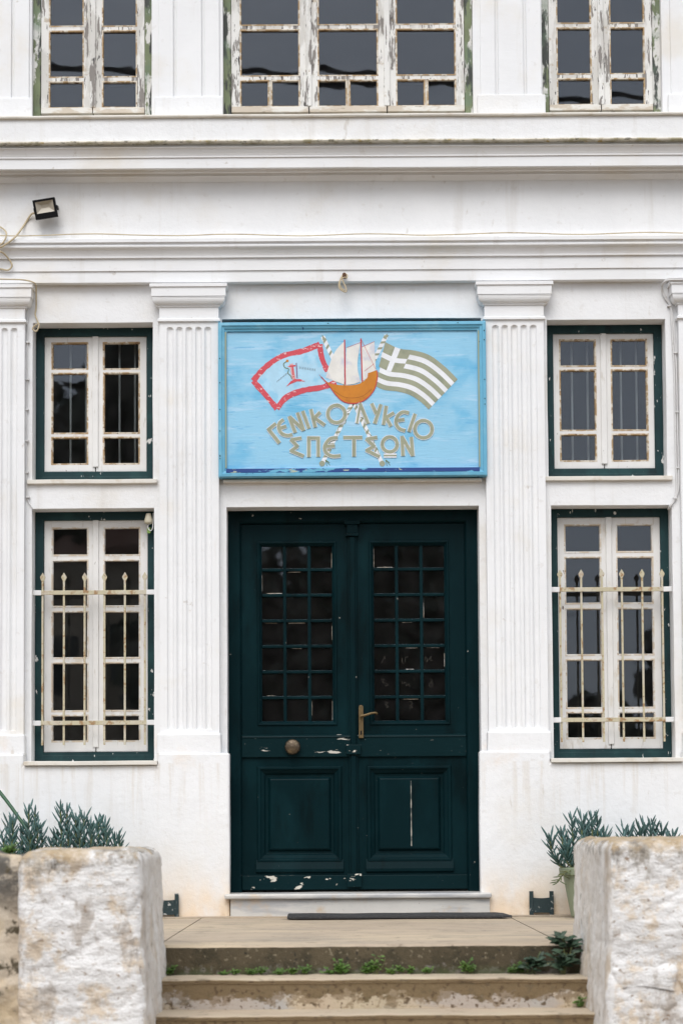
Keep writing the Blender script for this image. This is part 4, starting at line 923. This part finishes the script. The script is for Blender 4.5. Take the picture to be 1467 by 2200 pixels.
succulent(cx, Yp, .30, shoots([(130, 1722, 0), (141, 1730, .06), (165, 1745, -.05), (178, 1742, .05), (176, 1770, -.1), (190, 1760, .1), (212, 1750, 0), (222, 1760, .06), (150, 1775, -.08), (120, 1780, .02), (232, 1778, -.04), (246, 1786, .04), (258, 1790, -.02), (200, 1775, -.08), (160, 1765, .1), (135, 1790, -.1), (110, 1796, 0)], Yp, cx), (.24, .33), 'bushy blue-green succulent with tall shoots behind the narrow pier', gp, 8)
cx = at(52, 1900, Yp).x
succulent(cx, Yp, .30, shoots([(62, 1727, 0), (72, 1732, .06), (30, 1746, -.04), (18, 1758, .05), (84, 1760, -.05), (44, 1768, .08), (70, 1775, -.08), (90, 1780, .02), (10, 1790, -.03), (30, 1785, -.08), (54, 1790, .1), (-10, 1770, 0), (-30, 1760, .05)], Yp, cx), (.2, .33), 'blue-green succulent crossed by a green cane behind the narrow pier', gp, 13)
q = MB(); P = [at(-60, 1632, -.25), at(0, 1702, -.30), at(40, 1756, -.36), at(66, 1800, -.42)]; root = P[-1].copy(); root.z = .28
q.tube([p-root for p in P]+[Vector((.02, 0, 0))], .0115, 8, 3); o = q.build('garden_cane', m_hose, None, smooth=True); o.location = root; tag(o, 'straight green plastic cane leaning out of the succulent pot', 'cane')

def leafq(mb, p, d, ln, wd, up):
    d = d.normalized(); s = d.cross(up).normalized()*wd; n = s.cross(d).normalized()
    i = len(mb.v); mb.v += [p, p+d*ln*.35+s*.8-n*wd*.15, p+d*ln*.7+s*.75, p+d*ln-n*wd*.25, p+d*ln*.7-s*.75, p+d*ln*.35-s*.8-n*wd*.15, p+d*ln*.5+n*wd*.25]
    mb.f += [[i, i+1, i+6], [i+1, i+2, i+6], [i+2, i+3, i+6], [i+3, i+4, i+6], [i+4, i+5, i+6], [i+5, i, i+6]]
def weed(px, h, spread, nst, label, group, m=m_weed, base=None, seed=0, lf=(.018, .008), dark=False, name='weed'):
    rg = random.Random(seed); b = base or Vector((at(px, 2088, LE-.03).x, LE-.035, -.146))
    root = empty(name, b, label, 'weed', group); fo, st = MB(), MB()
    for k in range(nst):
        a = rg.uniform(0, 6.28); hh = h*rg.uniform(.45, 1); top = Vector((math.cos(a)*spread*rg.random(), -abs(math.sin(a))*spread*.5*rg.random(), hh))
        st.tube([Vector((rg.uniform(-.02, .02), 0, -.004)), top*.5+Vector((rg.uniform(-.01, .01), 0, 0)), top], .0014 if not dark else .003, 4, 2)
        for j in range(rg.randint(4, 8) if not dark else rg.randint(5, 8)):
            t = rg.uniform(.3, 1); q_ = top*t; a2 = rg.uniform(0, 6.28)
            leafq(fo, q_, Vector((math.cos(a2), -.5+math.sin(a2)*.6, rg.uniform(-.2, .5))), lf[0]*rg.uniform(.7, 1.3), lf[1]*rg.uniform(.7, 1.3), Vector((rg.uniform(-.4, .4), -.6, 1)))
    fo.build('leaves', m, root); st.build('stems', m_succ2, root); return root
wg = 'small bright weeds along the foot of the landing edge'
for i, (px, h) in enumerate(((362, .06), (505, .03), (540, .035), (562, .045), (628, .04), (655, .045), (728, .085), (735, .055), (706, .04), (806, .10), (788, .06), (858, .045), (880, .04), (915, .035), (1003, .085), (1012, .05), (1100, .045), (1118, .06), (480, .02), (840, .03), (600, .025))):
    weed(px, h, .05 if h > .05 else .035, 9 if h > .05 else 6, 'small bright green weed sprouting at the foot of the landing edge', wg, seed=i+20)
def weed_at(px, py, Y, z, *a, **k): p = at(px, py, Y); return weed(px, *a, base=Vector((p.x, Y, z)), **k)
weed_at(1140, 2085, LE-.05, -.146, .12, .06, 5, 'leafy dark weed with a few bright shoots in front of the landing edge', None, m=m_fig, seed=91, lf=(.048, .015), dark=True)
weed_at(1208, 2085, LE-.07, -.146, .145, .07, 7, 'dark bushy weed growing in the step corner against the broad pier', None, m=m_fig, seed=92, lf=(.065, .020), dark=True)
weed_at(1222, 2040, LE-.03, -.03, .09, .06, 4, 'dark weed with lobed leaves hanging over the landing edge at the broad pier', None, m=m_fig, seed=95, lf=(.075, .022), dark=True)
weed_at(1245, 2165, LE-.30, -.288, .06, .03, 7, 'small green weed on the lower step against the broad pier', None, seed=93)
weed_at(18, 1815, PY0+.25, zl_-.02, .05, .06, 14, 'tuft of green weeds on top of the mossy parapet', None, seed=94, name='weed')

# ------------------------------------------------------------------ across the yard (seen in the window glass)
def tree(x, y, h, cr, seed, label, slim=False, n=4200, lf=.19):
    rg = random.Random(seed); root = empty('tree', (x, y, -.75), label, 'tree', 'trees across the yard')
    q = MB(); q.tube([(0, 0, -.2), (rg.uniform(-.15, .15), 0, h*.3), (rg.uniform(-.3, .3), .1, h*.7)], lambda t: .17-.12*t, 8, 3)
    for k in range(5):
        a = rg.uniform(0, 6.28); z = h*rg.uniform(.3, .6); q.tube([(0, 0, z), (math.cos(a)*cr*.4, math.sin(a)*cr*.4, z+h*.12), (math.cos(a)*cr*.7, math.sin(a)*cr*.7, z+h*.2)], lambda t: .06-.04*t, 6, 2)
    q.build('trunk', m_bark, root); c = MB()
    cl = [(Vector((rg.gauss(0, .5)*cr, rg.gauss(0, .5)*cr, h*rg.uniform(.28 if not slim else .12, .92))), rg.uniform(.35, .6)*cr) for _ in range(22)]
    for _ in range(n):
        p, s_ = rg.choice(cl); v = Vector((rg.gauss(0, 1), rg.gauss(0, 1), rg.gauss(0, 1))).normalized()*s_*rg.uniform(.5, 1)
        i = len(c.v); a = Vector((rg.gauss(0, 1), rg.gauss(0, 1), rg.gauss(0, 1))).normalized()*lf; b = a.cross(Vector((rg.gauss(0, 1), rg.gauss(0, 1), rg.gauss(0, 1)))).normalized()*lf*.6
        c.v += [p+v-a, p+v+b, p+v+a, p+v-b]; c.f.append([i, i+1, i+2, i+3])
    c.build('crown', m_tree, root); return root
hb = empty('neighbour_house', (-8.6, -31, -.75), 'brownish plastered house standing across the yard', 'house')
q = MB(); q.box(-5.6, 5.6, -4, 0, 0, 7.6); q.build('wall', mat('ochre_plaster', (.60, .48, .34), .9, [dict(c=(.48, .38, .27), s=1.2, lo=.45, hi=.65)]), hb)
q = MB(); q.loft([[(-5.9, y, z), (5.9, y, z)][::1]+[(5.9, y-.01, z+.12), (-5.9, y-.01, z+.12)] for y, z in ((.35, 7.5), (-2, 8.6), (-4.3, 7.5))]); q.build('roof', mat('roof_tiles', (.22, .10, .06), .9), hb)
for wx in (-3.6, -1.0, 1.6, 4.0):
    for wz in (1.2, 4.6):
        q = MB(); q.box(wx-.5, wx+.5, -.05, .02, wz, wz+1.6); q.build('shuttered_window', m_green, hb)
tree(-5.6, -37, 14.5, 3.4, 2, 'tallest dark tree rising behind the brownish house', False, 9000, .34)
tree(-1.6, -27.5, 7.0, 2.2, 3, 'rounded dark tree across the yard, next to the brownish house', False, 8000, .24)
tree(1.7, -26.5, 7.5, 2.2, 7, 'rounded dark tree across the yard, next to the short bush', False, 8000, .24)
tree(0, -24.5, 5.9, 1.8, 9, 'dense dark tree across the yard facing the door', False, 8000, .22)
tree(4.4, -26.5, 3.6, 1.4, 4, 'short bushy tree across the yard')
tree(6.4, -28, 5.6, .8, 5, 'slim upright tree across the yard', True)
tree(10.5, -27, 6.8, 2.2, 6, 'leafy tree at the far end of the yard')
yv = -6.0
q = MB(); q.tube([(x, yv, 8.06-.068*(x+2.0)+.004*(x*x-4)) for x in (-16, -12, -8, -5, -3, -1, 1, 3, 5, 8, 12, 16)], .030, 8, 3)
o = q.build('overhead_cable', m_black, None, smooth=True); tag(o, 'thick black overhead cable spanning high above the courtyard', 'cable')
for x, lb in ((-16, 'tall wooden utility pole carrying the overhead cable, downhill end'), (16, 'tall wooden utility pole carrying the overhead cable, far end')):
    q = MB(); q.tube([(0, 0, -.3), (0, 0, 10.6)], lambda t: .14-.04*t, 12, 1); o = q.build('utility_pole', m_pole, None, smooth=True); o.location = (x, yv, -.75); tag(o, lb, 'utility pole', 'utility poles')
